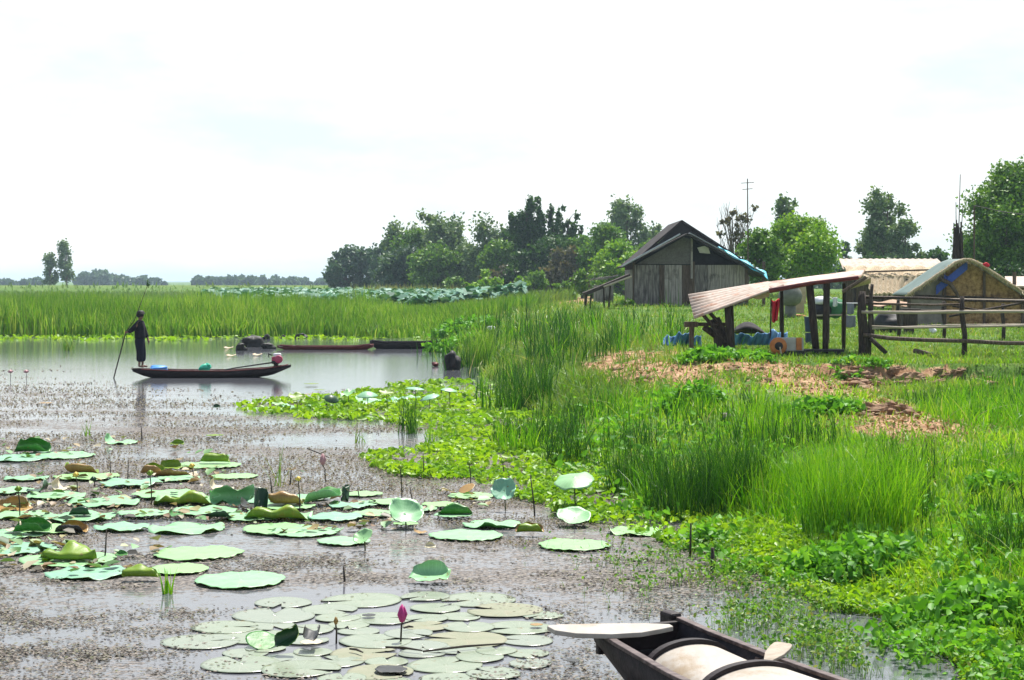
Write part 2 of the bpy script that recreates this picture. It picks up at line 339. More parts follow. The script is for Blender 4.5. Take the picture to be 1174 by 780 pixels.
def leaves(C, size, flat=0.0, aspect=1.7, rng=RNG, fold=.25):
    """pointed leaf shapes folded a little along the midrib"""
    n = len(C); nrm = rng.normal(0, 1, (n, 3)); nrm /= np.linalg.norm(nrm, axis=1)[:, None]
    nrm = nrm*(1-flat)+np.array([0, 0, 1])*flat; nrm /= np.linalg.norm(nrm, axis=1)[:, None]+1e-9
    r = rng.normal(0, 1, (n, 3)); a = np.cross(nrm, r); a /= np.linalg.norm(a, axis=1)[:, None]+1e-9; b = np.cross(nrm, a)
    s = (size*rng.uniform(.55, 1.35, n))[:, None]*.5; A = a*s*aspect; B = b*s; Nn = nrm*s*fold
    V = np.stack([C-A, C-A*.35+B+Nn, C+A*.4+B*.8+Nn, C+A-Nn*.6, C+A*.4-B*.8+Nn, C-A*.35-B+Nn], 1)
    i = np.arange(n)*6
    F = np.concatenate([np.stack([i, i+1, i+2, i+3], 1), np.stack([i, i+3, i+4, i+5], 1)])
    return V.reshape(-1, 3), F
def join(parts):
    V = []; F = []; o = 0
    for v, f in parts: V.append(v); F.append(f+o); o += len(v)
    return np.concatenate(V), np.concatenate(F)
def inpoly(px, py, poly):
    r = np.zeros(len(px), bool); n = len(poly); j = n-1
    for i in range(n):
        xi, yi = poly[i]; xj, yj = poly[j]
        c = ((yi > py) != (yj > py)) & (px < (xj-xi)*(py-yi)/(yj-yi+1e-9)+xi); r ^= c; j = i
    return r
def scatter(n, y0, y1, mask, floor=0.0, pw=2.0, xs=.36):
    """points on the ground, thinning with distance; mask(px,py,x,y,z)->probability"""
    u = RNG.uniform(0, 1, n)
    if pw == 2: Y = 1/(1/y0+u*(1/y1-1/y0))
    else: Y = y0+u*(y1-y0)
    X = Y*RNG.uniform(-xs, xs, n); Z = np.maximum(terr(X, Y), floor); px, py = proj(X, Y, Z)
    k = RNG.uniform(0, 1, n) < mask(px, py, X, Y, Z)
    return np.stack([X, Y, Z], 1)[k]

# ------------------------------------------------------------------ world, sun, camera
SUN_EL, SUN_AZ = 62.0, 20.0            # azimuth measured from +Y towards +X
w = bpy.data.worlds.new('World'); S.world = w; w.use_nodes = True; nt = w.node_tree
for n in list(nt.nodes): nt.nodes.remove(n)
sky = nt.nodes.new('ShaderNodeTexSky'); sky.sky_type = 'NISHITA'; sky.sun_disc = False
sky.sun_elevation = R(SUN_EL); sky.sun_rotation = R(SUN_AZ); sky.air_density = 1.0; sky.dust_density = 2.0; sky.ozone_density = 1.2
bg = nt.nodes.new('ShaderNodeBackground'); bg.inputs[1].default_value = .095
tc = nt.nodes.new('ShaderNodeTexCoord'); sep = nt.nodes.new('ShaderNodeSeparateXYZ'); nt.links.new(tc.outputs['Generated'], sep.inputs[0])
cl = noise(nt, 3.2, 7, .6, tc.outputs['Generated'], (1, 1, 3.2))
rc = ramp(nt, [(.30, (.9, .9, .9)), (.52, (1, 1, 1))]); nt.links.new(cl, rc.inputs[0])
rh = ramp(nt, [(0.0, (1, 1, 1)), (.25, (.92, .92, .92)), (.42, (.08, .08, .08)), (1, (.02, .02, .02))]); nt.links.new(sep.outputs[2], rh.inputs[0])
fac = mixc(nt, rc.outputs[0], rh.outputs[0], 1.0, 'MULTIPLY')
cl2 = ramp(nt, [(.36, (5.5, 6.5, 6.5)), (.58, (7.4, 7.5, 7.45))]); nt.links.new(cl, cl2.inputs[0])
skc = mixc(nt, sky.outputs[0], cl2.outputs[0], fac)
nt.links.new(skc, bg.inputs[0]); wo = nt.nodes.new('ShaderNodeOutputWorld'); nt.links.new(bg.outputs[0], wo.inputs[0])
sl = bpy.data.lights.new('sun', 'SUN'); sl.energy = 5.0; sl.angle = R(.5); sl.color = (1, .96, .89)
so = bpy.data.objects.new('sun', sl); COL.objects.link(so)
sd = Vector((math.sin(R(SUN_AZ))*math.cos(R(SUN_EL)), math.cos(R(SUN_AZ))*math.cos(R(SUN_EL)), math.sin(R(SUN_EL))))
so.rotation_euler = (-sd).to_track_quat('-Z', 'Y').to_euler(); so.location = sd*60
cam = bpy.data.cameras.new('camera'); co = bpy.data.objects.new('camera', cam); COL.objects.link(co); S.camera = co
co.location = (0, 0, CAMZ); co.rotation_euler = (R(90), 0, 0)
cam.sensor_width = 36; cam.lens = 36*FPX/1174; cam.shift_y = -(390-HY)/1174; cam.clip_end = 12000; cam.clip_start = .1
S.view_settings.view_transform = 'Standard'; S.view_settings.look = 'None'; S.view_settings.exposure = .8; S.view_settings.gamma = 1
S.cycles.max_bounces = 6; S.cycles.transparent_max_bounces = 4; S.cycles.use_denoising = True

# ------------------------------------------------------------------ ground + water
ys = np.concatenate([np.linspace(-25, 8, 14)[:-1], np.arange(8, 60, .2), np.exp(np.linspace(np.log(60), np.log(6000), 150))])
us = np.linspace(-1, 1, 301)
Yg, Ug = np.meshgrid(ys, us, indexing='ij'); Xg = Ug*(np.abs(Yg)*.62+14)
Zg = terr(Xg, Yg)
PX, PY = proj(Xg, np.maximum(Yg, 1), Zg)
def ell(px, py, cx, cy, rx, ry): return np.exp(-(((px-cx)/rx)**2+((py-cy)/ry)**2))
CLAY = [(770, 430, 75, 13), (700, 422, 45, 9), (870, 425, 50, 10), (850, 440, 40, 9), (985, 432, 45, 9), (1060, 428, 60, 6), (1010, 470, 40, 13), (1000, 485, 55, 9), (1070, 497, 55, 14),
        (920, 432, 55, 9), (745, 408, 60, 7), (660, 345, 25, 6), (960, 445, 60, 9), (905, 485, 18, 6)]
def clay(px, py):
    c = 0
    for e in CLAY: c = c+ell(px, py, *e)
    return np.clip(c, 0, 1)
cl_ = clay(PX, PY)*np.clip((fbm(Xg*1.3, Yg*.7, 31, 4)-.20)*3.0, 0, 1.25); cl_ = np.where(Yg < 5, 0, cl_)
cl_ = np.maximum(cl_, np.exp(-((Yg-345)/9)**2)*.3*(Xg < 20))
gr_ = np.abs(np.gradient(Zg, axis=0)/np.gradient(Yg, axis=0)); cl_ = np.maximum(cl_, np.clip((gr_-.45)*2.5, 0, 1)*(Yg > 36)*(Yg < 46)*(Xg > 5)*(1-.85*sstep(1085, 1150, PX))*np.clip((fbm(Xg*1.8, Yg*.3, 33, 3)-.25)*4, .15, 1))
nr, nc = Xg.shape; idx = np.arange(nr*nc).reshape(nr, nc)
F = np.stack([idx[:-1, :-1], idx[:-1, 1:], idx[1:, 1:], idx[1:, :-1]], -1).reshape(-1, 4)
m, nt, out = newmat('bank_soil'); M['ground'] = m
at = nt.nodes.new('ShaderNodeAttribute'); at.attribute_name = 'clay'
g1 = ramp(nt, [(.3, (.045, .095, .015)), (.5, (.08, .155, .025)), (.7, (.15, .19, .055))]); nt.links.new(noise(nt, 1.4, 6), g1.inputs[0])
c1 = ramp(nt, [(.34, (.13, .07, .04)), (.5, (.31, .18, .10)), (.66, (.48, .34, .21))]); nt.links.new(noise(nt, 3.4, 8, .75), c1.inputs[0])
mm = nt.nodes.new('ShaderNodeMath'); mm.operation = 'ADD'; mm.use_clamp = True; nt.links.new(at.outputs['Fac'], mm.inputs[0])
m3 = nt.nodes.new('ShaderNodeMath'); m3.operation = 'MULTIPLY_ADD'; m3.inputs[1].default_value = .8; m3.inputs[2].default_value = -.4; nt.links.new(noise(nt, 4, 5), m3.inputs[0]); nt.links.new(m3.outputs[0], mm.inputs[1])
rr = ramp(nt, [(.25, (0, 0, 0)), (.5, (1, 1, 1))]); nt.links.new(mm.outputs[0], rr.inputs[0])
b = nt.nodes.new('ShaderNodeBsdfPrincipled'); b.inputs['Roughness'].default_value = .95; b.inputs['Specular IOR Level'].default_value = .1
nt.links.new(mixc(nt, g1.outputs[0], c1.outputs[0], rr.outputs[0]), b.inputs['Base Color'])
bp = nt.nodes.new('ShaderNodeBump'); bp.inputs['Strength'].default_value = .9; bp.inputs['Distance'].default_value = .08
nt.links.new(noise(nt, 5, 6, .65), bp.inputs['Height']); nt.links.new(bp.outputs[0], b.inputs['Normal']); nt.links.new(b.outputs[0], out.inputs[0])
o = npmesh('ground', np.stack([Xg, Yg, Zg], -1).reshape(-1, 3), F, m, attrs={'clay': cl_.ravel()}, smooth=True); o['kind'] = 'structure'

m, nt, out = newmat('pond_water'); M['water'] = m
b = nt.nodes.new('ShaderNodeBsdfPrincipled'); b.inputs['Base Color'].default_value = (.10, .105, .12, 1); b.inputs['Roughness'].default_value = .05; b.inputs['IOR'].default_value = 1.42; b.inputs['Specular IOR Level'].default_value = .75
bp = nt.nodes.new('ShaderNodeBump'); bp.inputs['Strength'].default_value = .25; bp.inputs['Distance'].default_value = .012
nt.links.new(noise(nt, 4, 5, .62, None, (.4, 1.5, 1)), bp.inputs['Height']); nt.links.new(bp.outputs[0], b.inputs['Normal'])
d = nt.nodes.new('ShaderNodeBsdfPrincipled'); d.inputs['Roughness'].default_value = .7; d.inputs['Specular IOR Level'].default_value = .25
dc = ramp(nt, [(.38, (.018, .016, .014)), (.5, (.10, .088, .078)), (.62, (.25, .22, .19))]); nt.links.new(noise(nt, 30, 3, .7, None, (.7, 1, 1)), dc.inputs[0]); nt.links.new(dc.outputs[0], d.inputs['Base Color'])
big = noise(nt, .55, 5, .6, None, (.35, 1.0, 1)); fine = noise(nt, 13, 5, .8, None, (.6, .8, 1))
geo = nt.nodes.new('ShaderNodeNewGeometry'); sp = nt.nodes.new('ShaderNodeSeparateXYZ'); nt.links.new(geo.outputs['Position'], sp.inputs[0])
ry = ramp(nt, [(0.10, (.62, .62, .62)), (.14, (.52, .52, .52)), (.17, (.66, .66, .66)), (.34, (.64, .64, .64)), (.42, (.5, .5, .5)), (.52, (.38, .38, .38)), (.75, (.36, .36, .36)), (1, (.3, .3, .3))])
dv = nt.nodes.new('ShaderNodeMath'); dv.operation = 'DIVIDE'; dv.inputs[1].default_value = 100; nt.links.new(sp.outputs[1], dv.inputs[0]); nt.links.new(dv.outputs[0], ry.inputs[0])
a1 = nt.nodes.new('ShaderNodeMath'); a1.operation = 'MULTIPLY_ADD'; a1.inputs[1].default_value = 1.0; nt.links.new(big, a1.inputs[0]); nt.links.new(ry.outputs[0], a1.inputs[2])
a2 = nt.nodes.new('ShaderNodeMath'); a2.operation = 'MULTIPLY_ADD'; a2.inputs[1].default_value = 1.6; nt.links.new(fine, a2.inputs[0]); nt.links.new(a1.outputs[0], a2.inputs[2])
rm = ramp(nt, [(.0, (0, 0, 0)), (.14, (1, 1, 1))]); s1 = nt.nodes.new('ShaderNodeMath'); s1.operation = 'SUBTRACT'; s1.inputs[1].default_value = 1.88; nt.links.new(a2.outputs[0], s1.inputs[0]); nt.links.new(s1.outputs[0], rm.inputs[0])
op = None
for cx_, cy_, rx_, ry_ in ((-1.05, 14.2, 1.9, 2.4), (2.4, 13.4, 2.2, 2.6), (-6.5, 52, 11, 7)):
    mp = nt.nodes.new('ShaderNodeMapping'); mp.vector_type = 'TEXTURE'; mp.inputs['Location'].default_value = (cx_, cy_, 0); mp.inputs['Scale'].default_value = (rx_, ry_, 1)
    gr = nt.nodes.new('ShaderNodeTexGradient'); gr.gradient_type = 'SPHERICAL'; nt.links.new(geo.outputs['Position'], mp.inputs['Vector']); nt.links.new(mp.outputs[0], gr.inputs[0])
    if op is None: op = gr.outputs['Fac']
    else:
        ad = nt.nodes.new('ShaderNodeMath'); ad.operation = 'MAXIMUM'; nt.links.new(op, ad.inputs[0]); nt.links.new(gr.outputs['Fac'], ad.inputs[1]); op = ad.outputs[0]
mo_ = nt.nodes.new('ShaderNodeMath'); mo_.operation = 'MULTIPLY_ADD'; mo_.inputs[1].default_value = -1.7; nt.links.new(op, mo_.inputs[0]); nt.links.new(a2.outputs[0], mo_.inputs[2]); nt.links.new(mo_.outputs[0], s1.inputs[0])
mx = nt.nodes.new('ShaderNodeMixShader'); nt.links.new(rm.outputs[0], mx.inputs[0]); nt.links.new(b.outputs[0], mx.inputs[1]); nt.links.new(d.outputs[0], mx.inputs[2]); nt.links.new(mx.outputs[0], out.inputs[0])
o = MB().add([(-400, -40, 0), (200, -40, 0), (200, 160, 0), (-400, 160, 0)], [(0, 1, 2, 3)]).build('water', 'water', loc=(0, 0, 0)); o['kind'] = 'structure'

# ------------------------------------------------------------------ floating debris
OPEN = [(440, 732, 190, 48), (920, 752, 170, 62), (80, 493, 90, 3), (330, 432, 220, 16), (250, 405, 300, 14)]
def m_debris(px, py, x, y, z):
    n = fbm(x*.35, y*1.0, 41, 4); k = np.clip((n-.36)*4.5, 0, 1)
    for e in OPEN: k = k*np.clip(1-2.4*ell(px, py, *e), 0, 1)
    k = k*np.where(y > 50, .22, np.where(y > 19, .85, .62*np.clip((fbm(x*2.5, y*2.5, 44, 4)-.3)*4, .1, 1.4)))
    return k*(terr(x, y) < -.02)
Pd = scatter(560000, 11, 62, m_debris); Pd[:, 2] = RNG.uniform(.004, .02, len(Pd))
kf = Pd[:, 1] < 19; Vd = [quads(Pd[kf], .021*(Pd[kf, 1]/14)**.75, flat=.8, aspect=1.9), quads(Pd[~kf], .018*(Pd[~kf, 1]/19)**.75, flat=.62, aspect=1.8)]
V, F = join(Vd)
tag(npmesh('floating_debris', V, F, 'debris'), 'brown bits of dead plants floating across the pond', 'debris', kind='stuff')

# ------------------------------------------------------------------ bank vegetation (stuff)
def land(x, y, z): return (z > .03)
MATS = [[(262, 466), (400, 450), (540, 436), (640, 470), (660, 505), (520, 503), (440, 486), (330, 478)],
        [(396, 527), (470, 512), (640, 505), (720, 540), (800, 600), (850, 640), (770, 636), (690, 604), (600, 580), (560, 552), (470, 548)],
        [(745, 612), (900, 590), (1174, 680), (1174, 790), (1125, 790), (1085, 750), (1010, 712), (900, 672), (790, 640)],
        [(-60, 384), (430, 381), (430, 389), (-60, 391)],
        [(430, 384), (560, 372), (560, 395), (490, 392)]]
def m_mat(px, py, x, y, z):
    jx = px+(fbm(x*1.1, y*.6, 51, 3)-.5)*110*(13/np.maximum(y, 13))**.4; jy = py+(fbm(x*.9, y*.6, 52, 3)-.5)*26*np.minimum(1, 22/y)
    k = np.zeros(len(px))
    for p in MATS: k = np.maximum(k, inpoly(jx, jy, p))
    return k*(.10+1.0*np.clip((fbm(x*1.2, y*.7, 53, 4)-.33)*3.0, 0, 1))
Pm = scatter(430000, 11, 90, m_mat); rs = RNG.uniform(0, 1, len(Pm))
Pm[:, 2] += .02+rs*.07*np.clip(fbm(Pm[:, 0]*1.5, Pm[:, 1]*.8, 54, 3)*2, .3, 2)
V, F = leaves(Pm, .042*(Pm[:, 1]/14)**.7, flat=.5, aspect=1.7)
tag(npmesh('floating_water_plants', V, F, 'lime'), 'bright lime mat of low water plants along the shore', 'water plants', kind='stuff')

def m_short(px, py, x, y, z): return land(x, y, z)*(1-.93*np.clip(clay(px, py)*1.5*np.clip((fbm(x*1.3, y*.7, 31, 4)-.20)*3.0, 0, 1.2), 0, 1))*(y < 44+6*fbm(x*.3, y*.3, 60, 2))
Pg = scatter(150000, 11, 52, m_short)
V, F = blades(Pg, RNG.uniform(.08, .24, len(Pg)), .012*(Pg[:, 1]/14)**.85, .3, .5, 2)
tag(npmesh('short_grass', V, F, 'grass'), 'short green grass covering the near bank', 'grass', kind='stuff')
def m_field(px, py, x, y, z): return land(x, y, z)*(px > 480)*(1-.93*np.clip(clay(px, py)*1.5*np.clip((fbm(x*1.3, y*.7, 31, 4)-.20)*3.0, 0, 1.2), 0, 1))
Pf = scatter(150000, 36, 130, m_field)
V, F = blades(Pf, RNG.uniform(.05, .20, len(Pf))*np.where(Pf[:, 0] < 4, 2.2, 1), .03*(Pf[:, 1]/50)**.8, .3, .5, 2)
tag(npmesh('field_grass', V, F, 'drygrass'), 'grazed grass around the huts and fence', 'grass', kind='stuff')

TALL = [([(478, 396), (545, 376), (640, 366), (760, 372), (800, 392), (705, 412), (640, 432), (615, 470), (640, 520), (575, 515), (545, 470), (560, 440), (515, 425)], .95),
        ([(640, 470), (740, 452), (880, 470), (1000, 500), (1070, 545), (1085, 600), (1010, 640), (940, 640), (880, 600), (760, 585), (700, 560), (620, 520)], .66),
        ([(1040, 452), (1200, 440), (1200, 505), (1120, 500), (1060, 488)], .62),
        ([(930, 560), (1200, 520), (1200, 730), (1120, 715), (1010, 650), (930, 630)], .48),
        ([(690, 388), (790, 382), (880, 396), (880, 408), (780, 408), (690, 404)], .5)]
def m_tall(hh):
    poly, _ = TALL[hh]
    def f(px, py, x, y, z):
        jx = px+(fbm(x*.8, y*.5, 61, 3)-.5)*80; jy = py+(fbm(x*.8, y*.5, 62, 3)-.5)*22
        return inpoly(jx, jy, poly)*np.clip((fbm(x*1.0, y*.6, 63+hh, 3)-(.47, .51, .45, .49, .45)[hh])*6, 0.03, 1)
    return f
parts = []; pale = []; dark = []
for i, n in ((0, 230000), (1, 165000), (2, 110000), (3, 120000), (4, 60000)):
    Pt = scatter(n, 12, 95, m_tall(i)); h = TALL[i][1]*RNG.uniform(.4, 1.1, len(Pt))*(.15+1.3*fbm(Pt[:, 0]*.8, Pt[:, 1]*.5, 66, 3))
    h = h*np.where(Pt[:, 1] > 50, 1.25, 1)
    k = RNG.uniform(0, 1, len(Pt)) < .035
    f = fbm(Pt[:, 0]*.75+3, Pt[:, 1]*.45, 69, 3); d_ = (f+RNG.normal(0, .05, len(Pt)) > (.46, .50, .66, .60, .6)[i]) & ~k; g_ = ~k & ~d_
    parts.append(blades(Pt[g_], h[g_], .016*(Pt[g_, 1]/20)**.8, .14, .28, 3)); dark.append(blades(Pt[d_], h[d_]*1.22, .014*(Pt[d_, 1]/20)**.8, .10, .22, 3))
    pale.append(blades(Pt[k], h[k]*1.02, .018*(Pt[k, 1]/20)**.8, .3, 1.1, 4))
V, F = join(parts); tag(npmesh('tall_grass', V, F, 'tall'), 'tall sedge and grass growing over the bank', 'grass', kind='stuff')
V, F = join(dark); tag(npmesh('dark_sedge', V, F, 'sedge'), 'dark green sedge standing in patches among the bright grass', 'sedge', kind='stuff')
V, F = join(pale); tag(npmesh('bent_grass_blades', V, F, 'pale_blade'), 'pale bent blades among the tall grass', 'grass', kind='stuff')

def m_sprout(px, py, x, y, z):
    s = x-shore(y); return (z < .05)*(y < 19)*np.exp(-((s+.15)/.7)**2)*np.clip((fbm(x*2, y*2, 71, 3)-.38)*3, 0, .7)
Ps = scatter(60000, 11.5, 20, m_sprout)
V1, F1 = blades(Ps, RNG.uniform(.05, .18, len(Ps)), .006, .2, .3, 2)
k = RNG.integers(0, len(Ps), 4200); Pl = Ps[k]+RNG.normal(0, .03, (len(k), 3)); Pl[:, 2] = np.maximum(Pl[:, 2], 0)+RNG.uniform(.05, .15, len(k))
V, F = join([(V1, F1), leaves(Pl, .024, flat=.45)])
tag(npmesh('water_sprouts', V, F, 'sprout'), 'thin sprouts standing in the shallow water by the shore', 'water plants', kind='stuff')

def m_herb(px, py, x, y, z): return (x-shore(y) > .05)*(x-shore(y) < 3.2)*(y < 40)*np.clip((fbm(x*1.4, y*1.1, 73, 3)-.46)*6, 0, 1)
Ph = scatter(70000, 11, 40, m_herb); Ph[:, 2] += RNG.uniform(.03, .22, len(Ph))*np.clip(fbm(Ph[:, 0]*2, Ph[:, 1]*2, 74, 2)*1.6, .2, 1.3)
V, F = leaves(Ph, .044*(Ph[:, 1]/14)**.6, flat=.4, aspect=1.8); tag(npmesh('shore_herbs', V, F, 'broad'), 'leafy green herbs mixed into the grass along the shore', 'herbs', kind='stuff')

# reeds across the water, marsh and far lotus beyond
def m_reed(px, py, x, y, z): return (z > .02)*(x < np.interp(y, [84, 100, 150], [-3.5, 1, 3]))
Pr = scatter(130000, 85, 118, m_reed, pw=1, xs=.42)
hr = RNG.uniform(.75, 1.2, len(Pr))*np.interp(Pr[:, 1], [85, 89, 95, 120], [.35, .95, 1.75, 1.75])*(.4+1.1*fbm(Pr[:, 0]*.3, Pr[:, 1]*.12, 75, 4))
hr *= np.interp(Pr[:, 0], [-9, -3, 3], [1, .62, .5])
V, F = blades(Pr, hr, .075, .10, .25, 3); tag(npmesh('reed_bed', V, F, 'reed'), 'band of tall green reeds along the far shore', 'reeds', kind='stuff')
def m_marsh(px, py, x, y, z): return (z > .02)*(x < np.interp(y, [118, 200, 345], [2, 12, 12]))*(px < 660)
Pq = scatter(90000, 112, 340, m_marsh, xs=.45)
V, F = blades(Pq, RNG.uniform(.6, 1.3, len(Pq)), .16*(Pq[:, 1]/120)**.8, .15, .3, 2); tag(npmesh('marsh_plants', V, F, 'marsh'), 'low green marsh stretching back to the dyke', 'marsh plants', kind='stuff')
def m_lotf(px, py, x, y, z):
    q = CX+FPX*x/y; return (q > 190+90*fbm(y*.03, x*.01, 80, 2))*(q < 600)*np.clip((fbm(x*.05, y*.03, 81, 3)-.22)*5, 0, 1)
Pz = scatter(26000, 128, 255, m_lotf, floor=.1); Pz[:, 2] += RNG.uniform(1.0, 1.75, len(Pz))
V, F = quads(Pz, .75, flat=.62, aspect=1.1); tag(npmesh('far_lotus_field', V, F, 'lotusfar'), 'field of bluish lotus leaves beyond the reeds', 'lotus plants', kind='stuff')

# ------------------------------------------------------------------ trees and bushes
def cloud(c, r, n, rng, shell=.55):
    d = rng.normal(0, 1, (n, 3)); d /= np.linalg.norm(d, axis=1)[:, None]
    q = np.minimum(np.abs(rng.normal(0, .52, n)), rng.uniform(.9, 1.2, n)) if shell < 0 else rng.uniform(0, 1, n)**(1/3)*(1-shell)+shell*rng.uniform(.75, 1.05, n)
    return np.array(c)+d*q[:, None]*np.array(r)
TCOUNT = [0]
def tree(name, label, px, top, Y, wpx, mat, kind='round', cat='tree', group=None, leaf=None, dens=1.0):
    base = None; wpx = wpx*(1.32 if kind in ('round', 'euc') and 300 < px < 780 else 1.12)
    TCOUNT[0] += 1; rng = np.random.default_rng(100+TCOUNT[0]); rnd = random.Random(100+TCOUNT[0])
    g = GX(px, Y); zb = g.z if base is None else base; H = CAMZ-(top-HY)*Y/FPX-zb; Wd = wpx*Y/FPX
    t = thing(name, label, cat, (g.x, Y, zb), group); gx, gy = g.x, Y
    mb = MB(); C = []; L = leaf or max(.13, min(.36, Y/680))
    tips = []
    if kind == 'round':
        th = H*.3; mb.tube([(gx, gy, zb-.2), (gx+.1, gy, zb+th*.6), (gx+.05*Wd, gy, zb+H*.75)], [H*.03+.05, H*.024+.04, .04])
        for k in range(int(24+Wd*1.2)):
            a = rnd.uniform(0, 6.28); q = rnd.uniform(.15, 1); zz = zb+H*(.18+.74*rnd.random()); env = math.sin(max(.1, min(1, (zz-zb)/H))*2.6+.35)
            tips.append(((gx+math.cos(a)*Wd*.46*q*env, gy+math.sin(a)*Wd*.46*q*env, zz), Wd*rnd.uniform(.12, .22)))
        tips.append(((gx, gy, zb+H*.92), Wd*.12))
    elif kind == 'euc':
        x1 = gx+rnd.uniform(-.1, .1)*Wd; mb.tube([(gx, gy, zb-.2), (x1, gy, zb+H*.5), (x1+.06*Wd, gy, zb+H*.93)], [H*.016+.05, H*.011+.04, .03])
        for k in range(int(20+H*1.3)):
            f = rnd.uniform(.22, 1); a = rnd.uniform(0, 6.28); q = rnd.uniform(.2, 1)*(1.0-.55*abs(f-.6))
            tips.append(((x1+math.cos(a)*Wd*.42*q, gy+math.sin(a)*Wd*.42*q, zb+H*f*.95), Wd*rnd.uniform(.12, .22)))
    elif kind == 'bamboo':
        for k in range(int(9+wpx/6)):
            a = rnd.uniform(0, 6.28); q = rnd.uniform(.1, 1); ex = math.cos(a)*Wd*.45*q; ey = math.sin(a)*Wd*.45*q; hh = H*rnd.uniform(.5, 1.0)
            pts = [(gx+ex*.2, gy+ey*.2, zb-.1), (gx+ex*.45, gy+ey*.45, zb+hh*.55), (gx+ex*.8, gy+ey*.8, zb+hh*.93), (gx+ex*1.05, gy+ey, zb+hh)]
            mb.tube(pts, [.09, .07, .04, .02], 5)
            for f in (.3, .4, .5, .58, .66, .74, .82, .9, .97):
                c = Vector(pts[0]).lerp(Vector(pts[3]), f); tips.append(((c.x+rnd.uniform(-.1, .1)*Wd, c.y, zb+hh*f), Wd*rnd.uniform(.09, .15)*(1.3-.75*f)))
    elif kind == 'bush':
        for k in range(5):
            a = rnd.uniform(0, 6.28); mb.tube([(gx, gy, zb-.1), (gx+math.cos(a)*Wd*.25, gy+math.sin(a)*Wd*.25, zb+H*.7)], [.06, .02], 5)
        for k in range(int(14+Wd*2)):
            a = rnd.uniform(0, 6.28); q = rnd.uniform(0, 1)**.6; f = rnd.uniform(.06, .9)*(1-.35*q)
            tips.append(((gx+math.cos(a)*Wd*.44*q, gy+math.sin(a)*Wd*.44*q, zb+H*f), Wd*rnd.uniform(.10, .17)))
    elif kind == 'bare':
        for k in range(34):
            a = rnd.uniform(0, 6.28); q = rnd.uniform(.2, 1); hh = H*rnd.uniform(.5, 1)
            e = (gx+math.cos(a)*Wd*.5*q, gy+math.sin(a)*Wd*.4*q, zb+hh); mid = (gx+math.cos(a)*Wd*.16*q, gy, zb+hh*.55)
            mb.tube([(gx, gy, zb-.1), mid, e], [.05, .035, .012], 5)
            for j in range(4):
                f = rnd.uniform(.3, .95); c = Vector(mid).lerp(Vector(e), f); b2 = c+Vector((rnd.uniform(-.12, .12)*Wd, rnd.uniform(-.1, .1)*Wd, rnd.uniform(.02, .14)*H)); mb.tube([c, b2], [.018, .008], 4, False)
                if rnd.random() < .14: tips.append((tuple(b2), Wd*.11))
    if kind in ('round', 'euc'):
        for c, r in tips[::2]: mb.tube([(gx, gy, zb+(c[2]-zb)*.55), ((gx+c[0])/2, (gy+c[1])/2, zb+(c[2]-zb)*.8), c], [.05+H*.004, .04, .015], 5, False)
    tr_ = mb.build('trunk' if kind in ('round', 'euc') else 'stems', 'twig' if kind == 'bare' else 'bark', t)
    if kind == 'bare': tr_['kind'] = 'stuff'
    parts = []
    for c, r in tips:
        n = int(max(40, dens*(30 if kind == 'euc' else 7 if kind == 'bare' else 44)*(r/L)**2)); n = min(n, 2600)
        rr_ = (r, r, r*(1.25 if kind == 'euc' else 1.5 if kind == 'bamboo' else .8)); parts.append(cloud(c, tuple(1.15*x for x in rr_), n, rng, -1))
    C = np.concatenate(parts); C[:, 2] = np.maximum(C[:, 2], zb+.1)
    V, F = quads(C, L, flat=.15, aspect=1.5, rng=rng); npmesh('crown', V, F, mat, t)
    return t
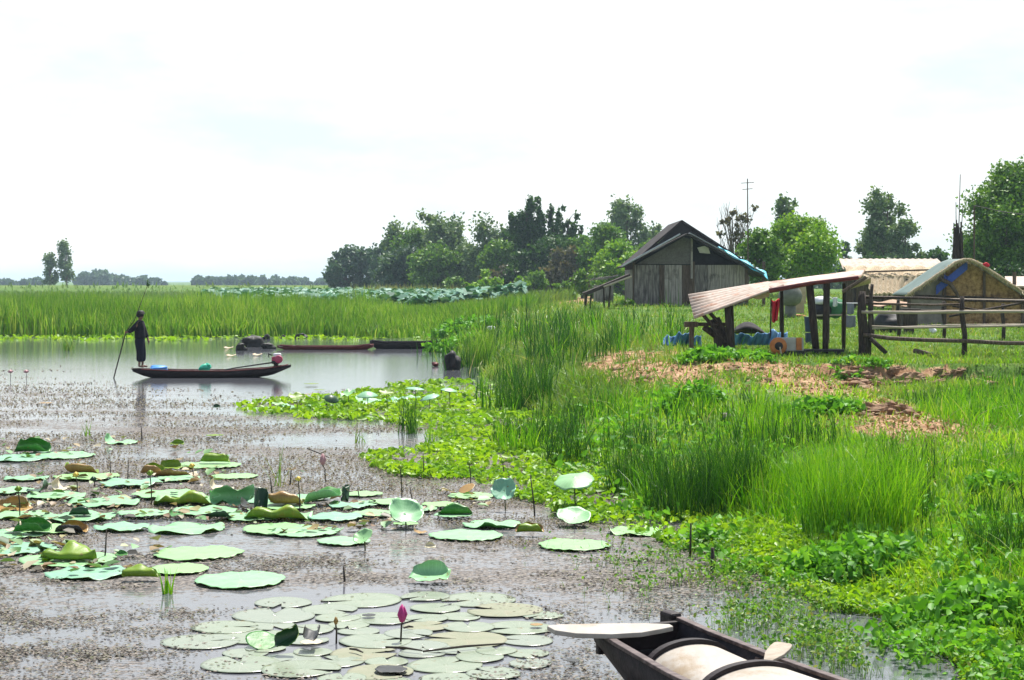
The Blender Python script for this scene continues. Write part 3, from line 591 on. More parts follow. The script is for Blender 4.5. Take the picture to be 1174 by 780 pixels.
T = [('tall_tree', 'shorter of the two lone trees on the left horizon, with a rounded crown', 57, 289, 400, 20, 't_euc', 'euc'),
 ('tall_tree', 'taller of the two lone trees on the left horizon, slender and open', 77, 276, 400, 20, 't_euc', 'euc'),
 ('round_tree', 'bluish rounded tree ending the tree row on the left', 396, 285, 290, 36, 't_blue', 'round'),
 ('round_tree', 'bluish low tree second from the left end of the tree row', 422, 286, 290, 40, 't_blue', 'round'),
 ('slender_tree', 'slim bluish tree rising from the left end of the tree row', 438, 276, 270, 26, 't_blue', 'euc'),
 ('leafy_tree', 'twin topped grey green tree near the left end of the tree row', 456, 257, 250, 38, 't_euc', 'euc'),
 ('leafy_tree', 'broad grey green tree leaning against the twin topped tree', 474, 264, 245, 36, 't_mid', 'euc'),
 ('slender_tree', 'tallest thin grey green tree in the left half of the tree row', 496, 240, 240, 24, 't_euc', 'euc'),
 ('leafy_tree', 'full grey green tree right beside the tallest thin one', 517, 253, 235, 46, 't_euc', 'euc'),
 ('leafy_tree', 'rounded grey green tree in the middle of the tree row', 556, 257, 225, 50, 't_euc', 'euc'),
 ('round_tree', 'very dark tree tucked behind the left side of the bamboo', 586, 262, 225, 34, 't_dark', 'round'),
 ('bamboo_clump', 'tall dark bamboo clump with the highest plumes of the tree row', 608, 226, 205, 52, 't_dark', 'bamboo'),
 ('bamboo_clump', 'dark bamboo clump with two plumes right of the highest one', 637, 229, 205, 44, 't_dark', 'bamboo'),
 ('bamboo_clump', 'short dark bamboo with one drooping plume beside the round trees', 655, 247, 205, 30, 't_dark', 'bamboo'),
 ('round_tree', 'broad mid green tree left of the dark wooden house', 690, 259, 190, 56, 't_mid', 'round'),
 ('round_tree', 'lower bright green tree just left of the house roof', 715, 280, 170, 56, 't_light', 'round'),
 ('slender_tree', 'tall airy grey green tree above the left roof slope', 720, 223, 230, 34, 't_euc', 'euc'),
 ('slender_tree', 'small airy grey tree touching the ridge of the dark house', 745, 254, 230, 32, 't_euc', 'euc'),
 ('bare_shrub', 'bare branched shrub behind the right roof slope of the dark house', 842, 232, 118, 44, 't_brown', 'bare'),
 ('slender_tree', 'thin grey green tree rising behind the bright leafy tree', 902, 224, 170, 36, 't_euc', 'euc'),
 ('leafy_tree', 'glossy green tree at the right corner of the dark house', 876, 262, 108, 58, 't_mid', 'round'),
 ('leafy_tree', 'bright yellow green tree right of the dark house', 918, 251, 118, 84, 't_light', 'round'),
 ('slender_tree', 'small slim tree on the right edge of the bright green tree', 945, 248, 180, 22, 't_euc', 'euc'),
 ('round_tree', 'small dark round tree right of the bright green tree', 970, 275, 220, 22, 't_dark', 'round'),
 ('leafy_tree', 'low dark tree at the left foot of the tall airy pair', 1000, 259, 178, 34, 't_euc', 'round'),
 ('slender_tree', 'tallest airy tree above the thatched building', 1015, 213, 175, 46, 't_euc', 'euc'),
 ('leafy_tree', 'dark grey green tree behind the thatched roof end', 1036, 250, 172, 44, 't_euc', 'round'),
 ('round_tree', 'low dark tree between thatched building and stick bundle', 1075, 284, 150, 36, 't_dark', 'round'),
 ('large_tree', 'large dense dark green tree cut off by the right edge', 1152, 186, 105, 118, 't_mid', 'round'),
 ('round_tree', 'low dark tree below the large tree at the right edge', 1135, 250, 112, 60, 't_dark', 'round')]
T += [('understory_tree', 'low tree filling the foot of the tree row under the tallest thin tree', 500, 284, 228, 50, 't_mid', 'round'), ('understory_tree', 'low tree filling the gap left of the rounded grey green tree', 535, 281, 230, 44, 't_euc', 'round'),
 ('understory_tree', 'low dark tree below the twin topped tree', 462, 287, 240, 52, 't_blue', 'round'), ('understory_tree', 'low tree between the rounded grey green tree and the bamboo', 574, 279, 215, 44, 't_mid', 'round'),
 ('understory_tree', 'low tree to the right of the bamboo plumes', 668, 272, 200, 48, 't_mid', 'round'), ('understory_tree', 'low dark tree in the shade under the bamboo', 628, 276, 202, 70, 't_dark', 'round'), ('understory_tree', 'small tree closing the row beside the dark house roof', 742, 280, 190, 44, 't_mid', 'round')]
for a in T: tree(a[0], a[1], *a[2:8], dens=1.0 if a[7] != 'euc' else .8, group='trees along the far bank' if a[2] < 780 and a[2] > 300 else None)
Bs = [('bush', 'pale green bush in front of the tree row below the bamboo', 562, 305, 190, 44, 't_light', 'bush'),
 ('bush', 'brownish dry bush in front of the grey green trees', 572, 291, 200, 40, 't_brown', 'bush'),
 ('bush', 'dark green bush at the foot of the tall bamboo', 611, 304, 180, 40, 't_mid', 'bush'),
 ('bush', 'large grey brown bush of dry twigs under the bamboo plumes', 645, 272, 190, 58, 't_brown', 'bush'),
 ('bush', 'small pale bush left of the dark green bush', 594, 312, 178, 24, 't_light', 'bush'),
 ('bush', 'low dark bush before the bluish end trees', 455, 306, 240, 30, 't_blue', 'bush'),
 ('bush', 'low green bush in the middle of the tree row foot', 520, 303, 215, 40, 't_mid', 'bush'),
 ('bush', 'dark shaded bush under the bamboo stems', 600, 285, 200, 50, 't_dark', 'bush'),
 ('bush', 'mid green bush beside the ramp of poles left of the house', 680, 300, 140, 40, 't_mid', 'bush'),
 ('bush', 'round green bush on the grass below the tree row', 650, 316, 150, 30, 't_mid', 'bush'),
 ('bush', 'small green bush at the left wall foot of the dark house', 718, 341, 83, 16, 't_mid', 'bush'),
 ('bush', 'leafy bush beyond the water jar and tan box', 850, 305, 100, 40, 't_mid', 'bush'),
 ('bush', 'low dark hedge bush behind the long thatched building', 995, 283, 150, 60, 't_dark', 'bush'),
 ('bush', 'dark bush behind the brown hut at the right edge', 1160, 290, 100, 60, 't_dark', 'bush')]
for a in Bs: tree(*a[:8], cat='bush', leaf=None if a[4] > 120 else .14)
for (x0, x1, tp, lab) in ((-30, 50, 317, 'low hazy wood at the left end of the horizon'), (88, 150, 309, 'hazy wood right of the two lone trees'), (150, 190, 314, 'small hazy wood in the left part of the horizon'),
                         (222, 302, 312, 'hazy dark wood in the middle of the left horizon'), (300, 382, 315, 'faint low wood running up to the tree row'), (930, 1180, 300, 'far dark trees behind the huts on the right')):
    Y0 = 900 if x0 < 900 else 320; cs = []
    n = int((x1-x0)*.55)
    for k in range(n):
        px = RNG.uniform(x0, x1); e_ = abs((px-(x0+x1)/2)/(x1-x0)); tpk = tp-3+11*fbm(np.array([px*.12]), np.array([tp*.3]), 90, 3)[0]+RNG.uniform(0, 3)+10*e_**2; Yk = Y0+RNG.uniform(-40, 60)
        zt = CAMZ-(tpk-HY)*Yk/FPX; zt = max(2, zt*RNG.choice([.6, .8, 1.0, 1.2], p=[.25, .35, .3, .1])); r = (zt)*.34; X = (px-CX)*Yk/FPX
        cs.append(cloud((X, Yk, zt-r), (r*1.2, r, r), 60, RNG, .3)); cs.append(cloud((X, Yk, zt*.35), (r*1.5, r, zt*.4), 50, RNG, .3))
    C = np.concatenate(cs); C[:, 2] = np.maximum(C[:, 2], .1); V, F = quads(C, 1.7 if Y0 > 500 else .8, .1)
    tag(npmesh('distant_wood', V, F, 't_blue'), lab, 'wood', kind='stuff')

# dry reeds under the tree row, countless
def m_dry(px, py, x, y, z): return (np.abs((CX+FPX*x/y)-480) < 75)*1.0
Pk = scatter(16000, 200, 232, m_dry, floor=.1, pw=1); V, F = blades(Pk, RNG.uniform(1.2, 2.6, len(Pk)), .10, .12, .2, 2)
tag(npmesh('dry_reeds', V, F, 'pale_blade'), 'pale dry reeds at the foot of the far tree row', 'reeds', kind='stuff')

# ------------------------------------------------------------------ distinct tufts, broad-leaved clumps
def tuft(label, px, py, wpx, hpx, n, mat='tall', water=False, cat='grass clump', name='grass_tuft', bend=.3, lean=.12, wd=None):
    g = W(px, py) if water else G(px, py); k = g.y/FPX; r = wpx*k/2; h = hpx*k
    a = RNG.uniform(0, 6.28, n); q = np.sqrt(RNG.uniform(0, 1, n))*r
    X = g.x+np.cos(a)*q; Y = g.y+np.sin(a)*q*.9; Z = np.zeros(n)-.02 if water else terr(X, Y)-.02
    V, F = blades(np.stack([X, Y, Z], 1), h*RNG.uniform(.55, 1.08, n), wd or max(.010, .9*k), lean, bend, 4)
    me = npmesh(name, V, F, mat); b = Vector((g.x, g.y, max(g.z, 0)))
    co_ = np.empty(len(V)*3, np.float32); me.data.vertices.foreach_get('co', co_); co_ = co_.reshape(-1, 3)-np.array(b, np.float32); me.data.vertices.foreach_set('co', co_.ravel()); me.location = b
    return tag(me, label, cat)
tuft('upright dark green sedge tuft standing in the mat beside the upright lotus leaves', 468, 497, 26, 60, 60, water=True, mat='sedge')
tuft('small tuft of short sword leaves standing alone in the near water', 193, 681, 16, 34, 12, water=True, wd=.018, bend=.1)
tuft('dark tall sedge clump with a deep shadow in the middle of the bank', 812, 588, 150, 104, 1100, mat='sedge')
tuft('tall bright sedge clump rising from the right bank above the boat', 985, 612, 130, 122, 900)
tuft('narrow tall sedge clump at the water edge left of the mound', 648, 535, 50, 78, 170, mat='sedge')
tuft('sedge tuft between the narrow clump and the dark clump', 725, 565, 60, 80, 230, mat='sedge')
tuft('tall sedge clump right behind the bright clump on the bank', 905, 575, 90, 75, 420)
tuft('small sedge tuft on the dirt mound', 812, 455, 22, 44, 80)
tuft('sedge tuft left of the dirt mound above the water mat', 600, 470, 70, 62, 320, mat='sedge')
tuft('reed tuft on the shore behind the black bundle', 548, 418, 40, 55, 160, 'reed')
tuft('lone leafy tuft standing in the far water left of the man', 78, 402, 14, 20, 40, 'sprout', water=True)
tuft('thin faint stems standing in the water before the folded green leaf', 97, 500, 14, 20, 9, 'sprout', water=True, wd=.02)
tuft('thin green stems standing between the fallen lotus leaves', 317, 558, 14, 56, 7, 'sprout', water=True, wd=.016)
tuft('short green stems in the water left of the lime mat', 113+300, 508, 14, 34, 10, 'sprout', water=True, wd=.02)
tuft('fine rush tuft at the left end of the near lime mat', 505, 508, 40, 30, 60, 'tall', water=True)
tuft('dark grass tuft at the right edge of the bank', 1150, 640, 90, 70, 260, mat='sedge')
def shrub(label, px, py, wpx, hpx, n, leaf):
    g = G(px, py); k = g.y/FPX; r = wpx*k/2; h = hpx*k; t = thing('broadleaf_plant', label, 'plant', g)
    a = RNG.uniform(0, 6.28, n); q = np.sqrt(RNG.uniform(0, 1, n))*r; X = g.x+np.cos(a)*q; Y = g.y+np.sin(a)*q*.8
    Z0 = terr(X, Y); hh = h*RNG.uniform(.3, 1, n)*(1-.5*(q/r)**2)
    V, F = blades(np.stack([X, Y, Z0], 1), hh, .012, .1, .2, 2); npmesh('stems', V, F, 'sprout', t)
    m = n*13; i = RNG.integers(0, n, m); f = RNG.uniform(.35, 1.05, m)
    C = np.stack([X[i]+RNG.normal(0, .07, m), Y[i]+RNG.normal(0, .07, m), Z0[i]+hh[i]*f], 1)
    V, F = leaves(C, leaf*.6, flat=.4, aspect=1.8); npmesh('leaves', V, F, 'broad', t)
shrub('glossy broad leaved plant mass low on the bank right of the stump', 975, 655, 170, 40, 190, .10)
shrub('large pale leaved plant mass at the lower right shore', 1110, 715, 190, 44, 230, .10)
shrub('broad leaved plant beside the stump at the water edge', 800, 628, 60, 34, 50, .10)
shrub('pale leafy weeds along the crest of the dirt mound', 830, 414, 110, 18, 90, .16)
shrub('dark leafy weeds on the slope below the dirt mound', 790, 470, 70, 34, 90, .12)
shrub('leafy weeds on the slope left of the clay patches', 940, 478, 90, 26, 100, .12)
shrub('green weeds on the clay edge below the fence post', 985, 421, 70, 12, 30, .11)
shrub('small dark weed patch on the pale ground at the right', 1140, 560, 50, 26, 50, .09)
shrub('leafy shore plants below the tuft of reeds by the black bundle', 520, 402, 70, 20, 70, .2)
shrub('bushy bright plants on the shore at the end of the far moored boat', 535, 385, 80, 24, 110, .24)

# ------------------------------------------------------------------ people: the fisherman
def skinned(name, chains, mat, parent, sub=2, root=0):
    """chains: list of lists of (index or (x,y,z), radius); one connected skin surface"""
    vs = []; rad = []; es = []; key = {}
    for ch in chains:
        prev = None
        for p, r in ch:
            kk = tuple(round(c, 4) for c in p)
            if kk not in key: key[kk] = len(vs); vs.append(p); rad.append(r)
            i = key[kk]
            if prev is not None and prev != i: es.append((prev, i))
            prev = i
    b = BASE[parent.name]
    me = bpy.data.meshes.new(name); me.from_pydata([tuple(v) for v in vs], es, [])
    o = bpy.data.objects.new(name, me); COL.objects.link(o); o.parent = parent; BASE[o.name] = b
    o.location = (0, 0, 0)
    me.materials.append(M[mat]); sk = o.modifiers.new('skin', 'SKIN'); sk.use_smooth_shade = True
    for i, d in enumerate(me.skin_vertices[0].data):
        r = rad[i]; d.radius = (r, r) if not hasattr(r, '__len__') else r; d.use_root = (i == root)
    md = o.modifiers.new('sub', 'SUBSURF'); md.levels = sub; md.render_levels = sub
    return o
def fisherman():
    f = P(160.5, 421.5, 52.25); t = thing('person', 'person in dark clothes and hat standing on the boat stern, holding a long pole', 'person', f)
    k = 1.64/1.72   # local frame: x = to the right (the way the face points), y = away, z = up
    def s(x, y, z): return (x*k, y*k, z*k)
    pel = s(0, 0, .93); wa = s(-.005, 0, 1.08); ch = s(-.01, 0, 1.30); nk = s(0, 0, 1.47); n2 = s(.015, 0, 1.54); hd = s(.03, 0, 1.62); ht = s(.025, 0, 1.70)
    near = dict(hip=s(.0, -.09, .90), kn=s(.03, -.10, .50), an=s(.0, -.10, .09), he=s(-.02, -.10, .045), to=s(.16, -.11, .03))
    far = dict(hip=s(.0, .09, .90), kn=s(.05, .10, .50), an=s(.06, .11, .09), he=s(.04, .11, .045), to=s(.22, .12, .03))
    # far arm hangs forward; near arm reaches back to the pole
    sf = s(0, .18, 1.40); ef = s(.09, .23, 1.13); wf = s(.20, .20, .91); hf = s(.225, .19, .83)
    sn = s(0, -.18, 1.40); en = s(-.20, -.26, 1.19); wn = s(-.33, -.13, 1.12); hn = s(-.40, -.10, 1.11)
    body = [[(pel, .125), (wa, .115), (ch, .13), (nk, .06), (n2, .052), (hd, (.082, .094)), (ht, .07)],
            [(hd, (.082, .094)), (s(.115, 0, 1.605), .018)],                       # nose
            [(hd, (.082, .094)), (s(.02, .092, 1.615), .014)], [(hd, (.082, .094)), (s(.02, -.092, 1.615), .014)]]
    for d in (near, far): body.append([(pel, .125), (d['hip'], .085), (d['kn'], .055), (d['an'], .035), (d['he'], .038), (d['to'], .028)])
    for a, e, w_, h_ in ((sf, ef, wf, hf), (sn, en, wn, hn)):
        body.append([(ch, .13), (a, .06), (e, .04), (w_, .027), (h_, .036)])
    for j, dy in enumerate((-.03, -.01, .01, .03)):
        L = (.075, .09, .085, .065)[j]
        body.append([(hf, .036), (s(.235, .19+dy, .785), .010), (s(.235, .19+dy, .785-L*.9), .008)])
        body.append([(hn, .036), (s(-.445, -.10+dy*.3, 1.135-j*.02), .010), (s(-.43, -.06, 1.13-j*.02), .009)])
    body.append([(hf, .036), (s(.26, .155, .82), .011), (s(.265, .15, .765), .009)])
    body.append([(hn, .036), (s(-.385, -.06, 1.14), .011), (s(-.42, -.045, 1.15), .009)])
    skinned('body', body, 'skin', t)
    sh = [[(s(0, 0, .86), (.16, .175)), (s(0, 0, 1.0), (.15, .17)), (s(-.01, 0, 1.14), (.145, .18)), (s(-.01, 0, 1.32), (.14, .19)), (s(0, 0, 1.44), (.09, .11)), (s(.005, 0, 1.49), .068)]]
    for a, e, w_ in ((sf, ef, wf), (sn, en, wn)):
        wl = Vector(e).lerp(Vector(w_), .93)
        sh.append([(s(-.01, 0, 1.32), (.14, .19)), (a, .095), (e, .072), (tuple(wl), .055)])
    sh = [[(p, tuple(1.16*c for c in r) if hasattr(r, '__len__') else r*1.15) for p, r in c_] for c_ in sh]; skinned('shirt', sh, 'shirt', t)
    tr = [[(s(0, 0, 1.0), (.13, .15)), (s(0, 0, .90), (.145, .165))]]
    for d in (near, far):
        a = Vector(d['kn']).lerp(Vector(d['an']), .82); hp = d['hip']
        tr.append([(s(0, 0, .90), (.145, .165)), ((hp[0], hp[1], hp[2]-.12), .118), (d['kn'], .098), (tuple(a), .088)])
    tr = [[(p, tuple(1.12*c for c in r) if hasattr(r, '__len__') else r*1.22) for p, r in c_] for c_ in tr]; skinned('trousers', tr, 'trousers', t)
    h = MB(); c = f+Vector(s(.005, 0, 1.66)); h.blob(c, (.118, .112, .10), 3, .06, 16, 10)
    h.build('hair', 'hair', t, smooth=True)
    h = MB(); h.lathe(f+Vector(s(.02, 0, 1.675)), [(.132, 0), (.136, .008), (.122, .018), (.112, .075), (.07, .108), (.005, .115)], 18); h.build('hat', 'hair', t, smooth=True)
    e = MB()
    for sy in (-1, 1): e.blob(f+Vector(s(.105, .036*sy, 1.633)), (.012, .014, .009), 1, 0, 8, 6)
    e.build('eyes', 'black', t); e = MB(); e.blob(f+Vector(s(.103, 0, 1.567)), (.01, .026, .007), 1, 0, 8, 6); e.build('mouth', 'floorwood', t)
    # the pole he holds: its own thing
    a = P(130.5, 431, 52.0); b_ = P(170, 325, 52.15); hand = f+Vector(s(-.425, -.085, 1.12))
    p = thing('punting_pole', 'long thin pole with a leafy tip held by the person on the boat', 'pole', (a.x, a.y, 0))
    m = MB(); m.tube([a+Vector((-.05, 0, -.25)), hand+Vector((0, 0, 0)), a.lerp(b_, .6), b_], [.020, .018, .012, .008], 6); m.build('shaft', 'darkwood', p, smooth=True)
    q = cloud(tuple(b_), (.06, .05, .12), 26, RNG, .2); V, F = quads(q, .06, 0); npmesh('leaf_tuft', V, F, 't_dark', p)
fisherman()

# ------------------------------------------------------------------ boats
def hull_mb(o, ax, L, prof, n=28):
    """open hull: o = bow point on the water, ax = unit axis, prof(t) -> half width, gunwale z, keel z"""
    ax = Vector(ax).normalized(); nn = Vector((-ax.y, ax.x, 0)); o = Vector(o); mb = MB()
    CS = [(1, 1), (.93, .55), (.72, .12), (.35, 0), (0, 0), (-.35, 0), (-.72, .12), (-.93, .55), (-1, 1)]
    def fn(u, v):
        w_, zg, zk = prof(u); x = v*8; i = min(int(x), 7); f = x-i
        a = CS[i][0]*(1-f)+CS[i+1][0]*f; b2 = CS[i][1]*(1-f)+CS[i+1][1]*f
        return o+ax*(u*L)+nn*(a*w_)+Vector((0, 0, zk+(zg-zk)*b2))
    mb.grid(fn, n, 8); return mb
def rail_mb(o, ax, L, prof, t0, t1, wd, side, n=24):
    ax = Vector(ax).normalized(); nn = Vector((-ax.y, ax.x, 0)); o = Vector(o); mb = MB()
    pts = []
    for i in range(n+1):
        u = t0+(t1-t0)*i/n; w_, zg, zk = prof(u); pts.append(o+ax*(u*L)+nn*(side*(w_+.004))+Vector((0, 0, zg+.008)))
    mb.tube(pts, wd, 6); return mb
def lp(xs, ys, t): return float(np.interp(t, xs, ys))
# the fisherman's boat
def fprof(t):
    return (lp([0, .04, .15, .5, .85, .97, 1], [.16, .22, .36, .46, .34, .13, .05], t), lp([0, .08, .3, .6, .85, 1], [.275, .245, .21, .20, .27, .375], t), lp([0, .08, .2, .7, .88, 1], [.18, .03, -.06, -.06, .06, .30], t))
bo = P(152.5, 433, 52.25); bo.z = 0; bL = 180*52.25/FPX
t = thing('fishing_boat', 'long narrow dark boat with an outboard engine carrying the standing person', 'boat', bo)
hull_mb(bo, (1, .06, 0), bL, fprof).build('hull', 'hull', t, smooth=True, thick=.025)
for sd_ in (-1, 1): rail_mb(bo, (1, .06, 0), bL, fprof, .06, .98, .018, sd_).build('gunwale', 'hullred', t, smooth=True)
ax = Vector((1, .06, 0)).normalized()
MB().box(bo+ax*.30+Vector((0, 0, .262)), (.62, .46, .03)).build('stern_deck', 'darkwood', t, bevel=.006)
for u in (.38, .55, .78): MB().box(bo+ax*(u*bL)+Vector((0, 0, .175)), (.12, fprof(u)[0]*1.86, .022)).build('thwart', 'darkwood', t, bevel=.004)
e = bo+ax*(.905*bL); en = MB(); ez = .5
en.box(e+Vector((0, 0, ez)), (.24, .24, .20)); eo = en.build('engine', 'black', t, bevel=.03)
c = MB(); c.lathe(e+Vector((.10, -.10, ez+.04)), [(.02, -.02), (.115, -.02), (.125, .04), (.115, .10), (.03, .115)], 14, Matrix.Rotation(R(90), 3, 'X')); c.box(e+Vector((.02, 0, ez+.05)), (.27, .25, .12)); c.build('engine_cover', 'engine', eo, smooth=False, bevel=.015)
c = MB(); c.box(e+Vector((.04, 0, ez+.17)), (.22, .17, .09)); c.build('fuel_tank', 'whitecloth', eo, bevel=.025)
c = MB(); c.tube([e+Vector((-.12, 0, ez+.16)), e+Vector((-.22, -.06, ez+.2)), e+Vector((-.20, -.1, ez+.1))], .022, 6); c.build('exhaust', 'black', eo)
c = MB(); c.tube([e+Vector((-.1, -.06, ez-.06)), e+Vector((-1.15, -.10, .29)), e+Vector((-1.5, -.10, .23))], [.024, .02, .016], 7); c.build('drive_shaft', 'black', eo)
c = MB(); c.box(e+Vector((0, 0, .31)), (.12, .16, .22)); c.build('engine_mount', 'darkwood', eo)
def bag(name, label, c, r, mat, seed):
    o = MB().blob(c, r, seed, .35, 18, 12).build(name, mat, loc=(c[0], c[1], c[2]-r[2]), smooth=True); return tag(o, label, name.split('_')[-1])
c = bo+ax*(.155*bL); bag('blue_bundle', 'bright blue bundle lying in the boat beside the feet of the person', (c.x+.02, c.y, .27), (.30, .22, .10), 'bluebag', 4)
c = bo+ax*(.455*bL)
g_ = thing('green_bag', 'crumpled sea green bag lying amidships in the fishing boat', 'bag', (c.x, c.y, .19))
m = MB(); m.blob((c.x, c.y-.05, .29), (.15, .16, .12), 9, .5, 18, 12); m.build('bag_body', 'greenbag', g_, smooth=True)
m = MB(); m.blob((c.x+.12, c.y-.05, .33), (.07, .08, .08), 12, .6, 14, 10); m.blob((c.x+.05, c.y+.06, .37), (.06, .06, .06), 13, .6); m.build('knotted_top', 'greenbag', g_, smooth=True)

# two boats moored at the far shore
def moored(name, label, x0, x1, py, Yw, mats, h=.3, tip=.25):
    o = W(x0, py); o = Vector(((x0-CX)*Yw/FPX, Yw, 0)); L = (x1-x0)*Yw/FPX
    def pr(t): return (lp([0, .08, .3, .8, 1], [.05, .25, .42, .45, .2], t), lp([0, .2, .8, 1], [h+tip*.5, h, h, h+.1], t), lp([0, .12, .9, 1], [h*.6, -.05, -.05, .1], t))
    t = thing(name, label, 'boat', o); hull_mb(o, (1, 0, 0), L, pr, 20).build('hull', mats[0], t, smooth=True, thick=.03)
    for s_ in (-1, 1): rail_mb(o, (1, 0, 0), L, pr, .03, .97, .03, s_).build('gunwale', mats[1], t)
    MB().box(o+Vector((L*.1, 0, h+.01)), (L*.16, .4, .03)).build('bow_deck', mats[2], t)
    for u in (.4, .65): MB().box(o+Vector((L*u, 0, h*.7)), (.14, .74, .025)).build('thwart', 'darkwood', t)
moored('moored_boat', 'low dark red boat with a pale grey bow moored across the far water', 318, 428, 403, 73.5, ('hullred', 'hullred', 'hullgrey'), .13, .1)
moored('moored_boat', 'long black boat with its end run into the shore plants', 424, 505, 402, 74.5, ('hull', 'hull', 'hull'), .28, .15)
def small_boat():
    o = GX(620, 93); t = thing('grey_skiff', 'small grey flat boat lying in the far grass below the ramp', 'boat', (o.x, o.y, max(o.z, 0)))
    L = 36*93/FPX; z0 = CAMZ-(361-HY)*93/FPX-.15
    def pr(t_): return (lp([0, .3, .8, 1], [.1, .4, .42, .25], t_), z0+.25+lp([0, .5, 1], [.1, 0, .05], t_), z0+lp([0, .2, .8, 1], [.15, 0, 0, .1], t_))
    hull_mb((o.x, o.y, 0), (1, -.2, 0), L, pr, 14).build('hull', 'black', t, smooth=True, thick=.03)
    MB().box(Vector((o.x+L*.5, o.y-.2*L*.5, z0+.2)), (L*.75, .6, .03)).build('deck', 'greycloth', t)
small_boat()
# foreground boat
FO = Vector((.88, 12.45, 0)); FA = Vector((.45, -.893, 0)).normalized(); FN = Vector((-FA.y, FA.x, 0)); FL = 4.6
def gprof(t):
    x = t*FL
    return (lp([0, .5, 1.2, 2.4, 4.0, 4.6], [.36, .40, .45, .50, .44, .28], x), lp([0, .4, 1.2, 2.4, 4.6], [.45, .41, .36, .33, .42], x), lp([0, .5, 1.1, 3.8, 4.6], [.24, .03, -.10, -.10, .2], x))
t = thing('wooden_boat', 'dark wooden boat with white arched covers and a pale bow board in the near foreground', 'boat', FO)
hull_mb(FO, FA, FL, gprof, 40).build('hull', 'hull', t, smooth=True, thick=.03)
def fpt(x, s, z): return FO+FA*x+FN*s+Vector((0, 0, z))
for sd_ in (-1, 1):
    g_ = MB(); pts = []
    for i in range(25):
        x = .02+i*(FL-.05)/24; w_, zg, zk = gprof(x/FL); pts.append((x, (w_-.005)*sd_, zg))
    for a, b2 in zip(pts, pts[1:]): pass
    vs = []
    for x, s_, z in pts:
        for ds, dz in ((-.03, .0), (.03, .0), (.03, .028), (-.03, .028)): vs.append(fpt(x, s_+ds, z+dz))
    fs = [(i*4+j, i*4+(j+1) % 4, (i+1)*4+(j+1) % 4, (i+1)*4+j) for i in range(24) for j in range(4)]+[(3, 2, 1, 0), (96, 97, 98, 99)]
    g_.add(vs, fs); g_.build('gunwale', 'gunwale', t, bevel=.006)
bb = MB(); bb.box((0, 0, 0), (.05, .66, .18)); bb.v = [tuple(fpt(.03, 0, .36)+FA*v[0]+FN*v[1]+Vector((0, 0, v[2]))) for v in bb.v]; bb.build('bow_transom', 'hull', t, bevel=.01)
bb = MB()      # stubby bow block on the far corner
bb.box((0, 0, 0), (.16, .10, .12)); bb.v = [tuple(fpt(-.07, .34, .44)+FA*v[0]+FN*v[1]+Vector((0, 0, v[2]))) for v in bb.v]; bb.build('bow_block', 'hull', t, bevel=.02)
# bow board: a leaf shaped plank across the bow, pointed at its left end
out_ = [(627, 717.5), (640, 715.8), (690, 714.8), (740, 714.5), (768, 715.5), (772, 718), (755, 721.5), (735, 725), (700, 727), (660, 726), (636, 722.5)]
zt = .475; top = [W(x, y, zt) for x, y in out_]; bot = [p-Vector((0, 0, .035)) for p in top]; n = len(top)
MB().add(top+bot, [tuple(range(n-1, -1, -1)), tuple(range(n, 2*n))]+[(i, (i+1) % n, n+(i+1) % n, n+i) for i in range(n)]).build('bow_board', 'deckwhite', t, bevel=.006)
def vault(x0, x1, mat, name, z0a, apexa, z0b, apexb, inset):
    mb = MB()
    def fn(u, v):
        x = x0+(x1-x0)*u; w_, zg, zk = gprof(x/FL); a = math.pi*v; s_ = -math.cos(a)*(w_-inset); hgt = math.sin(a)**.75
        return fpt(x, s_, (z0a*(1-u)+z0b*u)+(apexa*(1-u)+apexb*u)*hgt)
    mb.grid(fn, 6, 24); return mb.build(name, mat, t, smooth=True, thick=.018)
def rib(x, z0, ap, inset, mat='gunwale'):
    pts = []; w_, zg, zk = gprof(x/FL)
    for i in range(25):
        a = math.pi*i/24; pts.append(fpt(x, -math.cos(a)*(w_-inset), z0+ap*math.sin(a)**.75))
    vs = []
    for p in pts:
        for dx, dz in ((-.028, -.02), (.028, -.02), (.028, .02), (-.028, .02)): vs.append(p+FA*dx+Vector((0, 0, dz+.012)))
    return MB().add(vs, [(i*4+j, i*4+(j+1) % 4, (i+1)*4+(j+1) % 4, (i+1)*4+j) for i in range(24) for j in range(4)]+[(3, 2, 1, 0), (96, 97, 98, 99)])
vault(.72, 1.42, 'deckwhite', 'arched_cover', .22, .22, .20, .17, .07); vault(1.46, 2.6, 'deckwhite', 'arched_cover', .22, .215, .22, .2, .06)
rib(.70, .22, .22, .07).build('cover_rim', 'hull', t, bevel=.005); rib(1.44, .22, .215, .06).build('cover_rim', 'hull', t, bevel=.005)
fl = MB()
for k in range(5):
    s_ = (k-2)*.118; x0 = .62; vs = [fpt(x0, s_-.054, .17), fpt(x0, s_+.054, .17), fpt(2.2, s_+.054, .13), fpt(2.2, s_-.054, .13)]
    fl.add(vs+[v-Vector((0, 0, .02)) for v in vs], [(3, 2, 1, 0), (4, 5, 6, 7), (0, 1, 5, 4), (1, 2, 6, 5), (2, 3, 7, 6), (3, 0, 4, 7)])
fl.build('floor_boards', 'floorwood', t)
for x in (.5, .95, 1.55, 2.0):
    for sd_ in (-1, 1):
        w_, zg, zk = gprof(x/FL); a = fpt(x, sd_*(w_-.035), zg-.02); c = fpt(x, sd_*(w_*.72-.03), .06)
        MB().tube([a, a.lerp(c, .55)+FN*sd_*.03, c], .022, 6).build('rib', 'gunwale', t)
